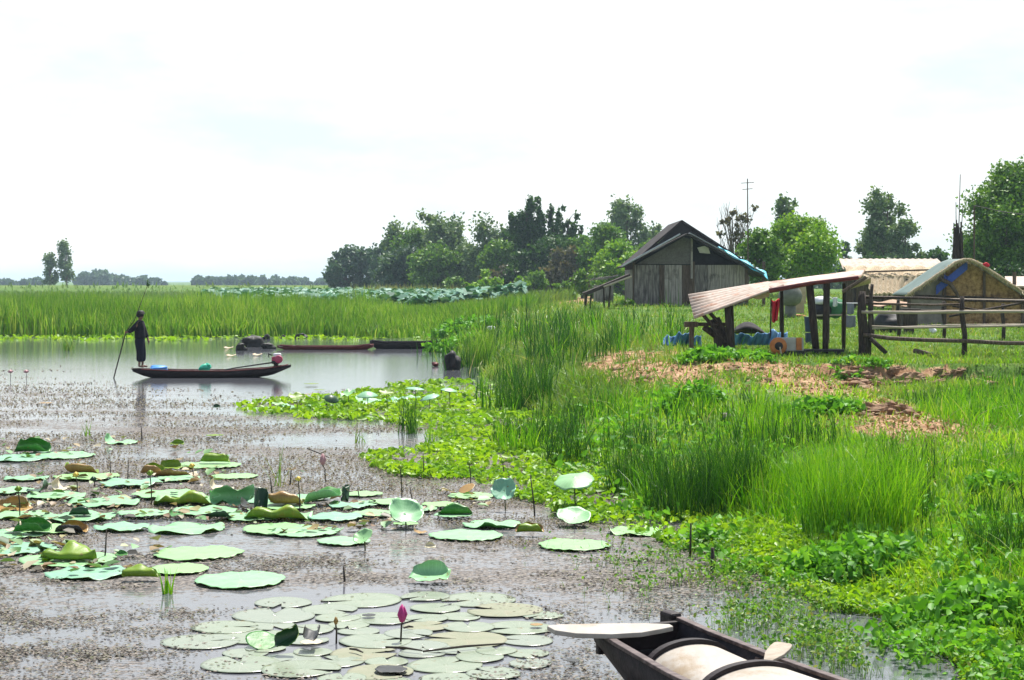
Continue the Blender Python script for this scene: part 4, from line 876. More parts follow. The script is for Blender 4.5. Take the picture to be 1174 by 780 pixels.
# paddle lying over the far side
pa = W(886, 752, .40); pb = W(900, 737, .46)
p_ = thing('wooden_paddle', 'pale wooden paddle blade sticking out over the far side of the near boat', 'paddle', pa)
u_ = (pb-pa).normalized(); sv = Vector((u_.y, -u_.x, 0)).normalized(); pr_ = [(-.5, .016), (-.09, .02), (-.05, .04), (.02, .07), (.10, .078), (.15, .07), (.165, .045)]
vs = [];
for d_, ww in pr_:
    c = pa+u_*d_
    for a, b2 in ((-1, .008), (1, .008), (1, -.012), (-1, -.012)): vs.append(c+sv*a*ww+Vector((0, 0, b2)))
nb = len(pr_); MB().add(vs[8:], [(i*4+j, i*4+(j+1) % 4, (i+1)*4+(j+1) % 4, (i+1)*4+j) for i in range(nb-3) for j in range(4)]+[(3, 2, 1, 0), tuple(range(nb*4-12, nb*4-8))]).build('blade', 'palewood', p_, bevel=.004)
MB().add(vs[:12], [(i*4+j, i*4+(j+1) % 4, (i+1)*4+(j+1) % 4, (i+1)*4+j) for i in range(2) for j in range(4)]+[(3, 2, 1, 0)]).build('shaft', 'palewood', p_)

# ------------------------------------------------------------------ dark wooden house
def slab(mb, a, b, c, d, th):
    a, b, c, d = map(Vector, (a, b, c, d)); n = (b-a).cross(d-a).normalized()
    if n.z < 0: n = -n
    lo = [p-n*th for p in (a, b, c, d)]
    return mb.add([a, b, c, d]+lo, [(0, 1, 2, 3), (7, 6, 5, 4), (0, 4, 5, 1), (1, 5, 6, 2), (2, 6, 7, 3), (3, 7, 4, 0)])
def corr(mb, a, b, c, d, th=.012, pitch=.2, amp=.025, n=None):
    """corrugated sheet: a-b along the eave direction, ridges run a->d"""
    a, b, c, d = map(Vector, (a, b, c, d)); L = (b-a).length; n = n or int(L/pitch*4); nz = (b-a).cross(d-a).normalized()
    if nz.z < 0: nz = -nz
    def fn(u, v): return (a.lerp(b, u)).lerp(d.lerp(c, u), v)+nz*amp*math.sin(2*math.pi*u*L/pitch)
    return mb.grid(fn, n, 4)
HD = 85.0; hk = HD/FPX
def H(px, py, dy=0): q = P(px, py, HD); return Vector((q.x, HD+dy, q.z))
t = thing('wooden_house', 'dark weathered wooden house with a steep gable roof on the grassy rise', 'house', (H(800, 352).x, HD, H(800, 352).z-.1))
zb = H(800, 356).z
def board_wall(mb, x0, x1, z0, zfun, y, step=.17, seed=1):
    rnd = random.Random(seed); x = x0
    while x < x1-.02:
        w_ = min(step*rnd.uniform(.8, 1.2), x1-x); zt_ = min(zfun(x), zfun(x+w_)); mb.box((x+w_/2, y+rnd.uniform(-.012, .012), (z0+zt_)/2), (w_-.014, .03, zt_-z0)); x += w_
    return mb
zw = H(0, 304).z
pan = [(727, 756, 'wallboard'), (756.3, 761.5, 'wood'), (761.8, 782, 'wallboard2'), (782.3, 795, 'wood'), (795.3, 811, 'wallboard'), (811.3, 855, 'wallboard2')]
for i, (x0, x1, mt) in enumerate(pan):
    q = board_wall(MB(), H(x0, 0).x, H(x1, 0).x, zb, lambda x: zw, HD+.02*i, seed=i).build('door' if i == 2 else 'wall_panel', mt, t)
mb = MB(); mb.add([H(730, 303, .05), H(794, 303, .05), H(792, 274, .05), H(784, 272, .05)], [(0, 1, 2, 3)]); mb.build('gable_matting', 'woven', t, thick=.03)
MB().box((H(793, 0).x, HD-.02, H(0, 296).z), (.09, .08, 2.0)).build('gable_post', 'wallboard2', t)
MB().add([H(800, 284, .3), H(812, 281, .3), H(815, 291, .3), H(803, 290, .3)], [(0, 1, 2, 3)]).build('gable_patch', 'whitetrim', t, thick=.02)
for px in (727, 795, 856, 876): MB().box((H(px, 0).x, HD+.12, (zb+H(0, 300).z)/2), (.14, .14, H(0, 300).z-zb)).build('post', 'wood', t)
# side walls and back so the house is closed; shade of the open gable is painted on rear_gable
D = 7.0
for px in (727.5, 855.5):
    mb = MB(); x = H(px, 0).x; y = HD+.2
    while y < HD+D: mb.box((x, y, (zb+zw)/2-.1), (.03, .24, zw-zb-.2)); y += .25
    mb.build('side_wall', 'wallboard', t)
mb = MB(); mb.add([H(727, 356, D), H(856, 356, D), H(856, 300, D), H(790, 262, D), H(727, 300, D)], [(0, 1, 2, 3, 4)]); mb.build('back_wall', 'wood', t, thick=.04)
# lower front roof, higher rear roof
ap = H(786, 268, -.8); el = H(712, 306, -.8); er = H(874, 316, -.8)
back = Vector((0, 4.2, 0))
mb = MB(); slab(mb, el, ap, ap+back, el+back, .07); mb.build('front_roof_slope', 'roofdark', t)
mb = MB(); slab(mb, er, ap+Vector((.02, 0, 0)), ap+back+Vector((.02, 0, 0)), er+back, .07); mb.build('front_roof_slope', 'roofdark', t)
ap2 = H(784, 251.5, 1.0); el2 = H(726, 301, 1.0); er2 = H(869, 306, 1.0); back2 = Vector((0, 7.5, 0))
mb = MB(); slab(mb, el2, ap2, ap2+back2, el2+back2, .09); mb.build('rear_roof_slope', 'roofdark', t)
mb = MB(); slab(mb, er2, ap2+Vector((.02, 0, 0)), ap2+back2+Vector((.02, 0, 0)), er2+back2, .09); mb.build('rear_roof_slope', 'roofdark', t)
mb = MB(); mb.add([H(784.3, 253.5, 1.2), H(864, 306, 1.2), H(729, 303, 1.2)], [(0, 1, 2)]); mb.build('rear_gable', 'black', t, thick=.04)  # black colour stands in for the shade inside the open gable
MB().tube([H(712, 305.5, -.83), H(778, 269, -.83)], .045, 6).build('verge_strip', 'roofgrey', t)
mb = MB(); slab(mb, H(789, 267.5, -.88), H(874.5, 313.5, -.88), H(874.5, 313.5, -.2), H(789, 267.5, -.2), .03); mb.build('verge_strip', 'roofgrey', t)
mb = MB()
def tarpf(u, v):
    a = H(822, 284, -.92).lerp(H(878, 314.5, -.92), u); return a+Vector((.02*math.sin(u*23), .7*v, -.30*(1-v)*(.35+.65*u)+.05*math.sin(u*17+v*4)+.07))
mb.grid(tarpf, 40, 6); mb.build('roof_tarp', 'cyantarp', t, smooth=True, thick=.01)
# TV mast behind the house
g = GX(858, 96); ma = thing('antenna_mast', 'tall thin antenna mast with crossbars behind the dark house', 'mast', g)
topz = CAMZ-(205-HY)*96/FPX; x = g.x
MB().tube([(x, 96, g.z), (x-.05, 96, topz)], [.045, .03], 6).build('pole', 'wood', ma)
for z_, l_ in ((topz-.25, .36), (topz-.6, .28)):
    MB().tube([(x-l_-.05, 96, z_), (x+l_-.05, 96, z_+.05)], .018, 5).build('crossbar', 'wood', ma)
# ramp / low lean-to of poles left of the house
rY = 80.0
def RP(px, py, dy=0): q = P(px, py, rY); return Vector((q.x, rY+dy, q.z))
rt = thing('pole_rack', 'low sloping pole rack on three thin legs left of the dark house', 'rack', (RP(695, 350).x, rY, tz(RP(695, 350).x, rY)))
mb = MB(); slab(mb, RP(669, 336), RP(722, 314), RP(722, 314, 1.6), RP(669, 336, 1.6), .16); mb.build('sloping_top', 'darkwood', rt)
MB().tube([RP(692, 329, -.05), RP(724, 317, -.05)], .05, 6).build('rail', 'palewood', rt)
for px, py in ((672, 336), (678, 338), (692, 330), (700, 328)):
    q = RP(px, py, .2 if px != 692 else 0); MB().tube([q, (q.x+random.uniform(-.1, .1), q.y, tz(q.x, q.y)-.1)], [.09 if px == 672 else .05, .05], 6).build('leg', 'darkwood', rt)
o = MB(); 
for k in range(7): o.box(P(683+k*3, 321-k*.3-random.random()*2, 92)+Vector((0, random.uniform(-.4, .4), 0)), (.7, .5, .06), Matrix.Rotation(random.uniform(-.3, .3), 3, 'Y'))
q = P(692, 326, 92); o.box((q.x, 92, q.z-.5), (1.0, .8, .9)); tag(o.build('scrap_pile', 'wallboard2', loc=(q.x, 92, tz(q.x, 92))), 'pile of grey sheets and scrap left of the dark house', 'pile')

# ------------------------------------------------------------------ long thatched building
TY = 80.0
def TP(px, py, dy=0): q = P(px, py, TY); return Vector((q.x, TY+dy, q.z))
t = thing('thatched_building', 'long low building with a pale patched straw and tin roof behind the fence', 'building', (TP(1030, 360).x, TY, tz(TP(1030, 360).x, TY)))
mb = MB(); corr(mb, TP(972, 309, 1.1), TP(1094, 309, 1.1), TP(1090, 296, 2.6), TP(974, 296, 2.6), pitch=.3, amp=.02); mb.build('roof_sheet', 'tin', t, thick=.015)
def th(x0, x1, ya, yb, d0, d1, seed, n=14):
    rnd = random.Random(seed); mb = MB(); N = int((x1-x0)*1.5)
    off = [rnd.uniform(-2.2, 2.2) for _ in range(N+1)]
    mb.grid(lambda u, v: TP(x0+(x1-x0)*u, ya+(yb-ya)*v+off[int(round(u*N))]*max(0, v-.45), d0+(d1-d0)*v)+Vector((0, 0, .05*math.sin(u*40+v*9))), N, n); return mb
th(973, 1080, 307.5, 319, 1.2, .1, 1).build('thatch_layer', 'thatch', t, thick=.09)
th(995, 1028, 317, 339, .3, -.9, 2).build('thatch_layer', 'thatch', t, thick=.09)
th(1010, 1062, 318, 338, .2, -.5, 3).build('thatch_layer', 'thatch', t, thick=.09)
for px in (980, 1012, 1040, 1070): q = TP(px, 320); MB().tube([q, (q.x, q.y, tz(q.x, TY))], .07, 6).build('post', 'darkwood', t)
MB().tube([TP(972, 312.5, .3), TP(1085, 309, .3)], .045, 6).build('batten', 'wood', t)
mb = MB(); slab(mb, TP(985, 322, 4), TP(1085, 322, 4), TP(1085, 365, 4), TP(985, 365, 4), .05); mb.build('back_wall', 'wood', t)
# ------------------------------------------------------------------ brown matting hut
BY = 65.0
def BP(px, py, dy=0): q = P(px, py, BY); return Vector((q.x, BY+dy, q.z))
t = thing('matting_hut', 'low hut of brown woven matting with a curved tarpaulin roof at the right', 'hut', (BP(1110, 378).x, BY, tz(BP(1110, 378).x, BY)))
prof = [(1036, 338), (1056, 325), (1076, 311), (1092, 300.5), (1103, 296.5), (1113, 299), (1130, 309), (1152, 324), (1175, 338), (1186, 344.5)]
px_ = [p[0] for p in prof]; py_ = [p[1] for p in prof]
def roofp(u, y): x = 1036+150*u; return BP(x, float(np.interp(x, px_, py_)), 0)+Vector((0, y, 0))
mb = MB(); mb.grid(lambda u, v: roofp(u*.44, -.5+2.5*v), 12, 6); mb.build('roof_slope', 'greentarp', t, smooth=True, thick=.05)
mb = MB(); mb.grid(lambda u, v: roofp(.4401+u*.5599, -.5+2.5*v), 14, 6); mb.build('roof_slope', 'whitetrim', t, smooth=True, thick=.05)
pts = [roofp(i/30, -.53)+Vector((0, 0, -.02)) for i in range(31)]
MB().tube([p+Vector((0, 0, random.uniform(-.02, .02))) for p in pts], [random.uniform(.045, .075) for p in pts], 6).build('roof_edge', 'thatch', t, smooth=True)
fr = np.array([list(pts[0].lerp(pts[0], 0))]*0).reshape(0, 3); fq = RNG.uniform(0, 29.99, 520); fr = np.array([list(pts[int(q)].lerp(pts[int(q)+1], q-int(q))) for q in fq])+RNG.normal(0, .03, (520, 3))
V, F = blades(fr, -RNG.uniform(.06, .20, 520), .03, .35, .4, 2); npmesh('thatch_fringe', V, F, 'straw', t)['kind'] = 'stuff'
def gab(x0, x1, ybot, n, inset=3.0, ytop=None):
    mb = MB(); mb.grid(lambda u, v: BP(x0+(x1-x0)*u, ybot+((ytop if ytop else float(np.interp(x0+(x1-x0)*u, px_, py_))+inset)-ybot)*v, 0), n, 2); return mb
gab(1080, 1186, 344, 30).build('gable_wall', 'hutwall', t, thick=.04)
gab(1040, 1081, 352, 12, 3).build('gable_wall', 'hutgrey', t, thick=.03)
gab(1084, 1186, 382, 10, ytop=344.5).build('lower_wall', 'hutwall', t, thick=.05)
gab(1030, 1083, 382, 8, ytop=352.5).build('lower_wall', 'hutgrey', t, thick=.05)
for k, (x0, x1) in enumerate(((1036, 1037), (1185, 1186))):
    mb = MB(); slab(mb, BP(x0, 382, .05), BP(x0, 382, 1.8), BP(x0, 342, 1.8), BP(x0, 342, .05), .05); mb.build('side_wall', 'hutwall', t)
mb = MB(); mb.grid(lambda u, v: BP(1036+149*u, 382+((float(np.interp(1036+149*u, px_, py_))+3)-382)*v, 1.8), 20, 2); mb.build('back_wall', 'hutwall', t, thick=.04)
for px in (1042, 1083, 1128, 1172): MB().box((BP(px, 0).x, BY-.05, (BP(0, 384).z+BP(0, float(np.interp(px, px_, py_))+4).z)/2), (.09, .07, BP(0, float(np.interp(px, px_, py_))+4).z-BP(0, 384).z)).build('post', 'wood', t)
for a, b2, dep in (((1072, 333), (1108, 304), 10), ((1081, 318), (1090, 322), 6)):
    mb = MB(); mb.grid(lambda u, v: BP(a[0]+(b2[0]-a[0])*u, a[1]+(b2[1]-a[1])*u-dep*.5+dep*v, -.16+.02*math.sin(u*9)), 8, 3); mb.build('blue_sheet', 'bluetarp', t, thick=.01)
MB().tube([BP(1074, 319, -.35), BP(1086, 325, -.4), BP(1094, 337, -.42), BP(1100, 352, -.4)], [.085, .08, .07, .06], 7).build('curved_brace', 'wood', t, smooth=True)
MB().tube([BP(1040, 339, -.2), BP(1120, 341, -.2), BP(1186, 345, -.2)], .045, 6).build('crossbeam', 'darkwood', t)
MB().blob(BP(1126, 304, -.55), (.13, .08, .09), 5, .4).build('red_scrap', 'red', t, smooth=True)
# neighbouring roof at the right edge
t = thing('low_shed', 'low shed with a white roof at the right edge behind the brown hut', 'shed', (P(1178, 345, 82).x, 82, tz(P(1178, 345, 82).x, 82)))
mb = MB(); slab(mb, P(1155, 328, 81), P(1215, 328, 81), P(1215, 317, 84), P(1152, 317, 84), .08); mb.build('roof', 'tin', t)
for px in (1163, 1205): q = P(px, 327, 81.5); MB().tube([P(px, 312 if px == 1163 else 327, 81.5), (q.x, q.y, tz(q.x, q.y))], .09, 6).build('post', 'wood', t)
mb = MB(); slab(mb, P(1158, 330, 83), P(1212, 330, 83), P(1212, 360, 83), P(1158, 360, 83), .06); mb.build('wall', 'hutwall', t)

# ------------------------------------------------------------------ open shed with tin roof
SY = 46.0
def SP(px, py, Y): return P(px, py, Y)
gz = tz(SP(900, 405, SY).x, SY)
t = thing('open_shed', 'open shed with a sagging rusty tin roof on crooked dark posts', 'shed', (SP(890, 405, SY).x, SY, gz))
A, B_, C_, D_ = SP(796, 366, 45.4), SP(899, 328, 45.8), SP(880, 325, 48.2), SP(789, 338, 48.2)
mb = MB(); corr(mb, A, D_, C_, B_, pitch=.36, amp=.06, n=48); mb.build('roof_sheet', 'tin', t, smooth=True, thick=.012)
A, B_, C_, D_ = SP(884, 332, 45.4), SP(986, 317.5, 45.6), SP(992, 309.5, 48.2), SP(879, 324, 48.4)
mb = MB(); corr(mb, B_, C_, D_, A, pitch=.4, amp=.035, n=36); mb.build('roof_sheet', 'rusttin', t, smooth=True, thick=.012)
MB().tube([SP(882, 333.5, 45.35), SP(930, 325, 45.4), SP(984, 318.5, 45.5)], [.07, .06, .055], 7).build('front_beam', 'hullred', t)
MB().tube([SP(798, 343, 48.0), SP(900, 331, 48.0), SP(990, 313, 48.0)], .05, 6).build('back_beam', 'wood', t)
mb = MB(); mb.grid(lambda u, v: SP(968+30*u, 332-14*u+6*math.sin(v*3.1)*u, 45.3+2.0*v), 8, 5); mb.build('curled_sheet', 'thatch', t, smooth=True, thick=.03)
MB().tube([SP(966, 335, 45.2), SP(993, 318, 45.2)], .05, 6).build('roof_pole', 'wood', t)
for pts, r in (((928, 325, 932, 366, 937, 403, 45.8), .10), ((948, 323, 947, 365, 946, 407, 45.6), .085), ((834, 352, 836, 380, 838, 404, 45.9), .085), ((838, 340, 839, 370, 841, 398, 47.8), .06), ((968, 325, 968, 360, 967, 400, 47.8), .055), ((896, 330, 897, 360, 897, 400, 48.0), .045)):
    Y = pts[6]; q = [SP(pts[0], pts[1], Y), SP(pts[2], pts[3], Y), SP(pts[4], pts[5], Y)]; q[2].z = tz(q[2].x, Y)-.15
    MB().tube(q, [r, r*1.05, r*.9], 8).build('post', 'darkwood', t, smooth=True)
for (a, b2) in (((806, 361), (832, 392)), ((812, 357), (838, 385)), ((800, 372), (835, 372))):
    MB().tube([SP(*a, 46.0), SP(*b2, 46.0)], .055, 6).build('brace', 'darkwood', t)
# rotten stump leaning under the roof's left end
m = MB(); c = SP(828, 378, 46.3); m.tube([(c.x-.22, 46.3, gz+1.0), (c.x-.05, 46.3, gz+.55), (c.x+.08, 46.3, gz-.2)], [.16, .2, .26], 9); m.tube([(c.x-.05, 46.3, gz+.5), (c.x-.5, 46.25, gz+.78)], [.12, .08], 7)
tag(m.build('stump', 'darkwood', loc=(c.x, 46.3, gz), smooth=True), 'thick dark stump under the left end of the tin roof', 'stump')
m = MB(); q = SP(792, 372, 46.6); m.box((q.x, 46.6, q.z), (.34, .3, .14)); m.box((q.x+.02, 46.6, (q.z+gz)/2-.1), (.12, .12, q.z-gz+.1)); tag(m.build('wooden_block', 'wood', loc=(q.x, 46.6, gz)), 'small brown wooden block on a post by the roof corner', 'block')
# machine: white box with orange end and rusty reel
q = SP(905, 402, 45.0); g = Vector((q.x, 45.0, tz(q.x, 45.0)))
mt = thing('water_pump', 'old pale box machine with an orange end panel and a round rusty reel', 'machine', g)
c = SP(908, 395, 45.1); w_ = 26*45/FPX; h_ = 15*45/FPX
MB().box((c.x, 45.2, c.z), (w_, .34, h_)).build('casing', 'greymetal', mt, bevel=.015)
c2 = SP(917, 394.5, 45.0); MB().box((c2.x-.02, 45.01, c2.z), (.14, .04, h_*.96)).build('end_panel', 'orange', mt, bevel=.008)
c3 = SP(893, 397, 44.8); rotx = Matrix.Rotation(R(90), 3, 'X'); r0 = 9.5*45/FPX
MB().lathe((c3.x, 44.98, c3.z), [(r0*.45, -.0), (r0, -.02), (r0*1.05, .06), (r0, .14), (r0*.5, .16)], 20, rotx).build('reel', 'orange', mt, smooth=True)
MB().lathe((c3.x, 44.84, c3.z), [(r0*.15, 0), (r0*.48, 0), (r0*.5, .03), (r0*.2, .05)], 16, rotx).build('hub', 'black', mt)
MB().tube([(c3.x+.02, 44.76, c3.z-.02), (c3.x+.05, 44.74, c3.z-.2)], .022, 6).build('lever', 'palewood', mt)
MB().box((c.x, 45.2, (c.z-h_/2+g.z)/2-.02), (w_*1.25, .5, c.z-h_/2-g.z+.04)).build('skid', 'black', mt)
q = SP(945, 408, 45.4); bench = thing('low_bench', 'low black plank bench in the shade under the tin roof', 'bench', (q.x, 45.4, tz(q.x, 45.4)))
MB().box((q.x-.15, 45.4, q.z+.14), (1.25, .5, .06)).build('plank', 'black', bench)
for dx in (-.65, .35): MB().box((q.x+dx, 45.4, q.z), (.1, .42, .26)).build('leg', 'black', bench)
# red cloth hanging on a line of sticks
q = P(889, 356, 49.5); rs_ = thing('hanging_cloth', 'bright red cloth hanging between two sticks behind the shed', 'cloth', (q.x, 49.5, tz(q.x, 49.5)))
mb = MB(); mb.grid(lambda u, v: P(884.5+(9.5-2*v)*u+2.0*v*(.5-u), 344+25*v+1.5*math.sin(u*5), 49.5+.05*math.sin(u*11+v*3)), 16, 12); mb.build('cloth', 'red', rs_, smooth=True, thick=.012)
for px, b2 in ((884, 883), (894, 895)): a = P(px, 342, 49.52); e_ = P(b2, 390, 49.52); MB().tube([a, (e_.x, 49.52, tz(e_.x, 49.5)-.1)], .022, 5).build('stick', 'darkwood', rs_)
# water jar, tan board, low things by the house corner
q = GX(906, 72); m = MB(); rj = 14*72/FPX; zc = CAMZ-(339-HY)*72/FPX
m.lathe((q.x, 72, zc-rj*.85), [(rj*.45, 0), (rj*.85, rj*.3), (rj, rj*.8), (rj*.85, rj*1.3), (rj*.55, rj*1.6), (rj*.62, rj*1.72), (rj*.5, rj*1.72)], 22); m.lathe((q.x, 72, q.z-.1), [(rj*.5, 0), (rj*.45, zc-rj*.85-q.z+.12)], 12)
tag(m.build('water_jar', 'jar', loc=(q.x, 72, q.z), smooth=True), 'large round grey water jar behind the tin roofed shed', 'jar')
q = P(916, 332, 73.5); m = MB(); m.box((q.x, 73.5, q.z-.1), (.55, .35, 1.0)); m.box((q.x, 73.5, q.z-.75), (.4, .3, .5)); tag(m.build('tan_crate', 'tanscrap', loc=(q.x, 73.5, tz(q.x, 73.5)), bevel=.02), 'pale tan upright crate just right of the water jar', 'crate')
m = MB(); mb = m.grid(lambda u, v: P(862+20*u, 331+10*v+2*math.sin(u*4), 70+.2*v), 8, 4); tag(m.build('brown_mat', 'floorwood', loc=(P(870, 345, 70).x, 70, tz(P(870, 345, 70).x, 70)), thick=.03), 'brown mat hanging under the right eave of the dark house', 'mat')
def sheet(name, lab, x0, x1, y0, y1, Y, mat, seed):
    rnd = random.Random(seed); ph = [rnd.uniform(0, 6) for _ in range(4)]; g = GX((x0+x1)/2, Y); k = Y/FPX
    m = MB(); m.grid(lambda u, v: P(x0+(x1-x0)*u, y0+(y1-y0)*v+(2.2*math.sin(u*7+ph[0])+1.6*math.sin(u*23+ph[3])+1.0*math.sin(u*41))*(1-v), Y+.10*math.sin(u*13+ph[1]+v)+.06*math.sin(u*47+v*4)+.25*v*math.sin(u*5+ph[2])), 70, 8)
    return tag(m.build(name, mat, loc=g, smooth=True, thick=.012), lab, 'tarp')
sheet('blue_tarp', 'crumpled blue sheet standing in the grass left of the shed', 760, 804, 384, 397, 50, 'paleblue', 1)
sheet('blue_tarp', 'long crumpled blue sheet behind the shed right of the dark stump', 842, 903, 382, 396, 49.5, 'paleblue', 2)
m = MB(); m.grid(lambda u, v: P(836+46*u, 382-13*math.sin(math.pi*min(1, u*1.1))*math.sin(math.pi*(.15+.85*v)), 52+1.4*v), 20, 10); tag(m.build('grey_tarp', 'roofdark', loc=GX(858, 52.5), smooth=True, thick=.02), 'small grey tarp heap between the blue sheet and the house', 'tarp')
# stuff under the washing line
q = P(940, 372, 52); rack = thing('storage_rack', 'cluttered pole rack right of the shed posts with a dark bundle on it', 'rack', (q.x, 52, tz(q.x, 52)))
for y_, dy in ((362, 0), (362, .8)): MB().tube([P(932, y_, 52+dy), P(972, y_-1, 52+dy)], .03, 6).build('rail', 'palewood', rack)
for px in (934, 966): 
    for dy in (0, .8): a = P(px, 358, 52+dy); MB().tube([a, (a.x, a.y, tz(a.x, a.y)-.1)], .035, 6).build('leg', 'wood', rack)
MB().blob(P(943, 356, 52.4)+Vector((0, 0, -.02)), (.34, .3, .26), 3, .3).build('dark_bundle', 'black', rack, smooth=True)
c = P(942, 345, 52.4); tag(MB().blob(c, (.24, .22, .14), 8, .25).build('white_sack', 'whitecloth', loc=(c.x, c.y, c.z-.14), smooth=True), 'white sack lying on top of the dark bundle of the rack', 'sack')
c = P(958, 354, 52.3); m = MB(); m.blob(c, (.30, .3, .30), 15, .35); tag(m.build('green_sack', 'greencloth', loc=(c.x, c.y, c.z-.3), smooth=True), 'dark green sack beside the white sack on the rack', 'sack')
def hang(lab, x0, x1, y0, y1, Y, mat):
    m = MB(); m.grid(lambda u, v: P(x0+(x1-x0)*u, y0+(y1-y0)*v*(1-.15*abs(u-.4)), Y+.03*math.sin(u*9+v*2)), 10, 8); tag(m.build('washing', mat, loc=P((x0+x1)/2, y1, Y), smooth=True, thick=.01), lab, 'washing')
hang('white cloth hanging from the line above the green sack', 955, 960, 341, 352, 51.6, 'whitecloth')
hang('pale grey cloth hanging from the line right of the rack', 971, 979, 348, 361, 51.6, 'greycloth')
hang('dark grey cloth hanging low beside the pale grey cloth', 969, 981, 362, 376, 51.8, 'greycloth')
ln = thing('washing_line', 'thin washing line tied between sticks behind the shed', 'line', GX(955, 51.6))
MB().tube([P(950, 340, 51.6), P(962, 347.5, 51.6), P(985, 347.8, 51.6)], .012, 4).build('cord', 'whitecloth', ln)
for px in (950, 967, 985): a = P(px, 339, 51.62); MB().tube([a, (a.x, a.y, tz(a.x, a.y)-.1)], .028, 5).build('stick', 'wood', ln)
c = P(929, 372, 51.2); m = MB(); m.lathe((c.x, 51.2, c.z-.22), [(.15, 0), (.18, .42), (.19, .44), (.16, .44)], 14); m.lathe((c.x, 51.2, tz(c.x, 51.2)-.05), [(.15, 0), (.15, c.z-.2-tz(c.x, 51.2))], 10); tag(m.build('blue_barrel', 'navy', loc=(c.x, 51.2, tz(c.x, 51.2))), 'dark blue barrel left of the first shed post', 'barrel')
# orange scrap and white scrap on the grass
for nm, lab, px, py, mt, r in (('orange_scrap', 'small orange brown scrap on the grass behind the red cloth', 915, 363, 'orange', (.28, .2, .05)), ('white_bundle', 'small white bundle on the grass in front of the brown hut', 1069, 382, 'whitecloth', (.11, .1, .11)),
                               ('dry_tussock', 'dry straw tuft in the grass before the hut wall', 1064, 374, 'tanscrap', (.16, .16, .24)), ('white_scrap', 'pale crumpled scrap caught in the shore grass left of the huts', 563, 386, 'whitecloth', (.16, .14, .10)), ('grey_stone', 'small pale grey stone in the bank grass below the mound', 833, 480, 'hutgrey', (.10, .09, .06))):
    q = G(px, py); z_ = q.z+r[2]*.6+(.3 if 'shore' in lab else 0); m = MB(); m.blob((q.x, q.y, z_), r, len(lab), .45, 14, 10); tag(m.build(nm, mt, loc=q, smooth=True), lab, nm.split('_')[-1])

# ------------------------------------------------------------------ fences
FY = 45.0
def fence(name, label, Y, posts, rails, braces=()):
    g = GX(posts[0][0], Y); t = thing(name, label, 'fence', g)
    for px, top, r, lean in posts:
        a = P(px+lean, top, Y); x = (px-CX)*Y/FPX; z0 = tz(x, Y); d = a.z-z0
        MB().tube([(x, Y, z0-.2), (x+.03, Y+.01, z0+d*.35), (x-.02+(a.x-x)*.6, Y, z0+d*.7), a], [r*1.1, r, r*1.05, r*.85], 8).build('post', 'darkwood', t, smooth=True)
    for pts, r, mt, dy in rails:
        MB().tube([P(x, y, Y+dy) for x, y in pts], r, 7).build('rail', mt, t, smooth=True)
    for a, b2, r, dy in braces:
        MB().tube([P(*a, Y+dy), P(*b2, Y+dy)], r, 7).build('brace', 'darkwood', t, smooth=True)
    return t
fence('pole_fence', 'fence of crooked dark posts and long pole rails in front of the brown hut', FY,
      [(991, 334, .09, -2), (986, 338, .055, 0), (996, 326, .05, 4), (1105, 340, .068, -2), (1232, 335, .07, 0)],
      [([(988, 358), (1050, 358.5), (1104, 357.5), (1235, 357)], .042, 'palewood', -.12), ([(990, 384), (1020, 388), (1060, 390), (1104, 391), (1150, 393.5), (1236, 394)], .055, 'wood', -.11),
       ([(990, 341), (1060, 342), (1104, 344.5), (1236, 347)], .035, 'darkwood', .10), ([(990, 374), (1040, 376), (1104, 375), (1236, 372)], .03, 'palewood', .11), ([(990, 348), (1070, 350), (1104, 349)], .03, 'wood', .14)],
      [((998, 388), (1016, 405), .06, -.15), ((1088, 363), (1180, 346), .03, .2), ((1092, 351), (1130, 357), .025, .22), ((992, 396), (985, 415), .04, -.1)])
fence('rail_fence', 'second thinner rail fence between the shed and the brown hut', 55, [(1000, 345, .05, 0), (1030, 343, .06, 0), (1082, 345, .06, 0), (1150, 348, .06, 0), (1200, 346, .06, 0)],
      [([(985, 340), (1030, 341), (1082, 343), (1205, 345)], .028, 'palewood', -.07), ([(985, 358), (1082, 356), (1205, 358)], .03, 'wood', -.07), ([(1000, 377), (1082, 373), (1205, 372)], .03, 'palewood', -.07)])
# dark clutter under the eave left of the hut
q = P(1020, 372, 60); m = MB(); m.blob((q.x, 60, q.z), (.5, .4, .42), 31, .4, 16, 12); tag(m.build('dark_heap', 'black', loc=(q.x, 60, tz(q.x, 60)), smooth=True), 'dark heap of household clutter left of the brown hut', 'heap')
q = P(1042, 366, 59); m = MB(); m.box((q.x, 59, q.z), (.5, .4, .55)); m.box((q.x+.05, 59, q.z+.33), (.6, .5, .05)); m.box((q.x, 59, q.z-.4), (.3, .3, .3)); tag(m.build('dark_cabinet', 'darkwood', loc=(q.x, 59, tz(q.x, 59))), 'dark wooden cabinet standing before the left wall of the brown hut', 'cabinet')
q = P(1020, 347, 61); m = MB(); m.grid(lambda u, v: P(1000+40*u, 350-5*v+1.5*math.sin(u*8), 60.5+1.5*v), 12, 4); tag(m.build('brown_awning', 'floorwood', loc=(q.x, 61, tz(q.x, 61)), thick=.03), 'low brown awning between the shed and the brown hut', 'awning')
g = G(1064, 409); m = MB(); a = P(1048, 404.5, g.y); b2 = P(1074, 411, g.y); m.tube([a+Vector((0, 0, .05)), a.lerp(b2, .5)+Vector((0, .1, .06)), b2+Vector((0, 0, .05))], [.06, .065, .05], 8); tag(m.build('fallen_log', 'wood', loc=g, smooth=True), 'short log lying on the grass between the fence posts', 'log')
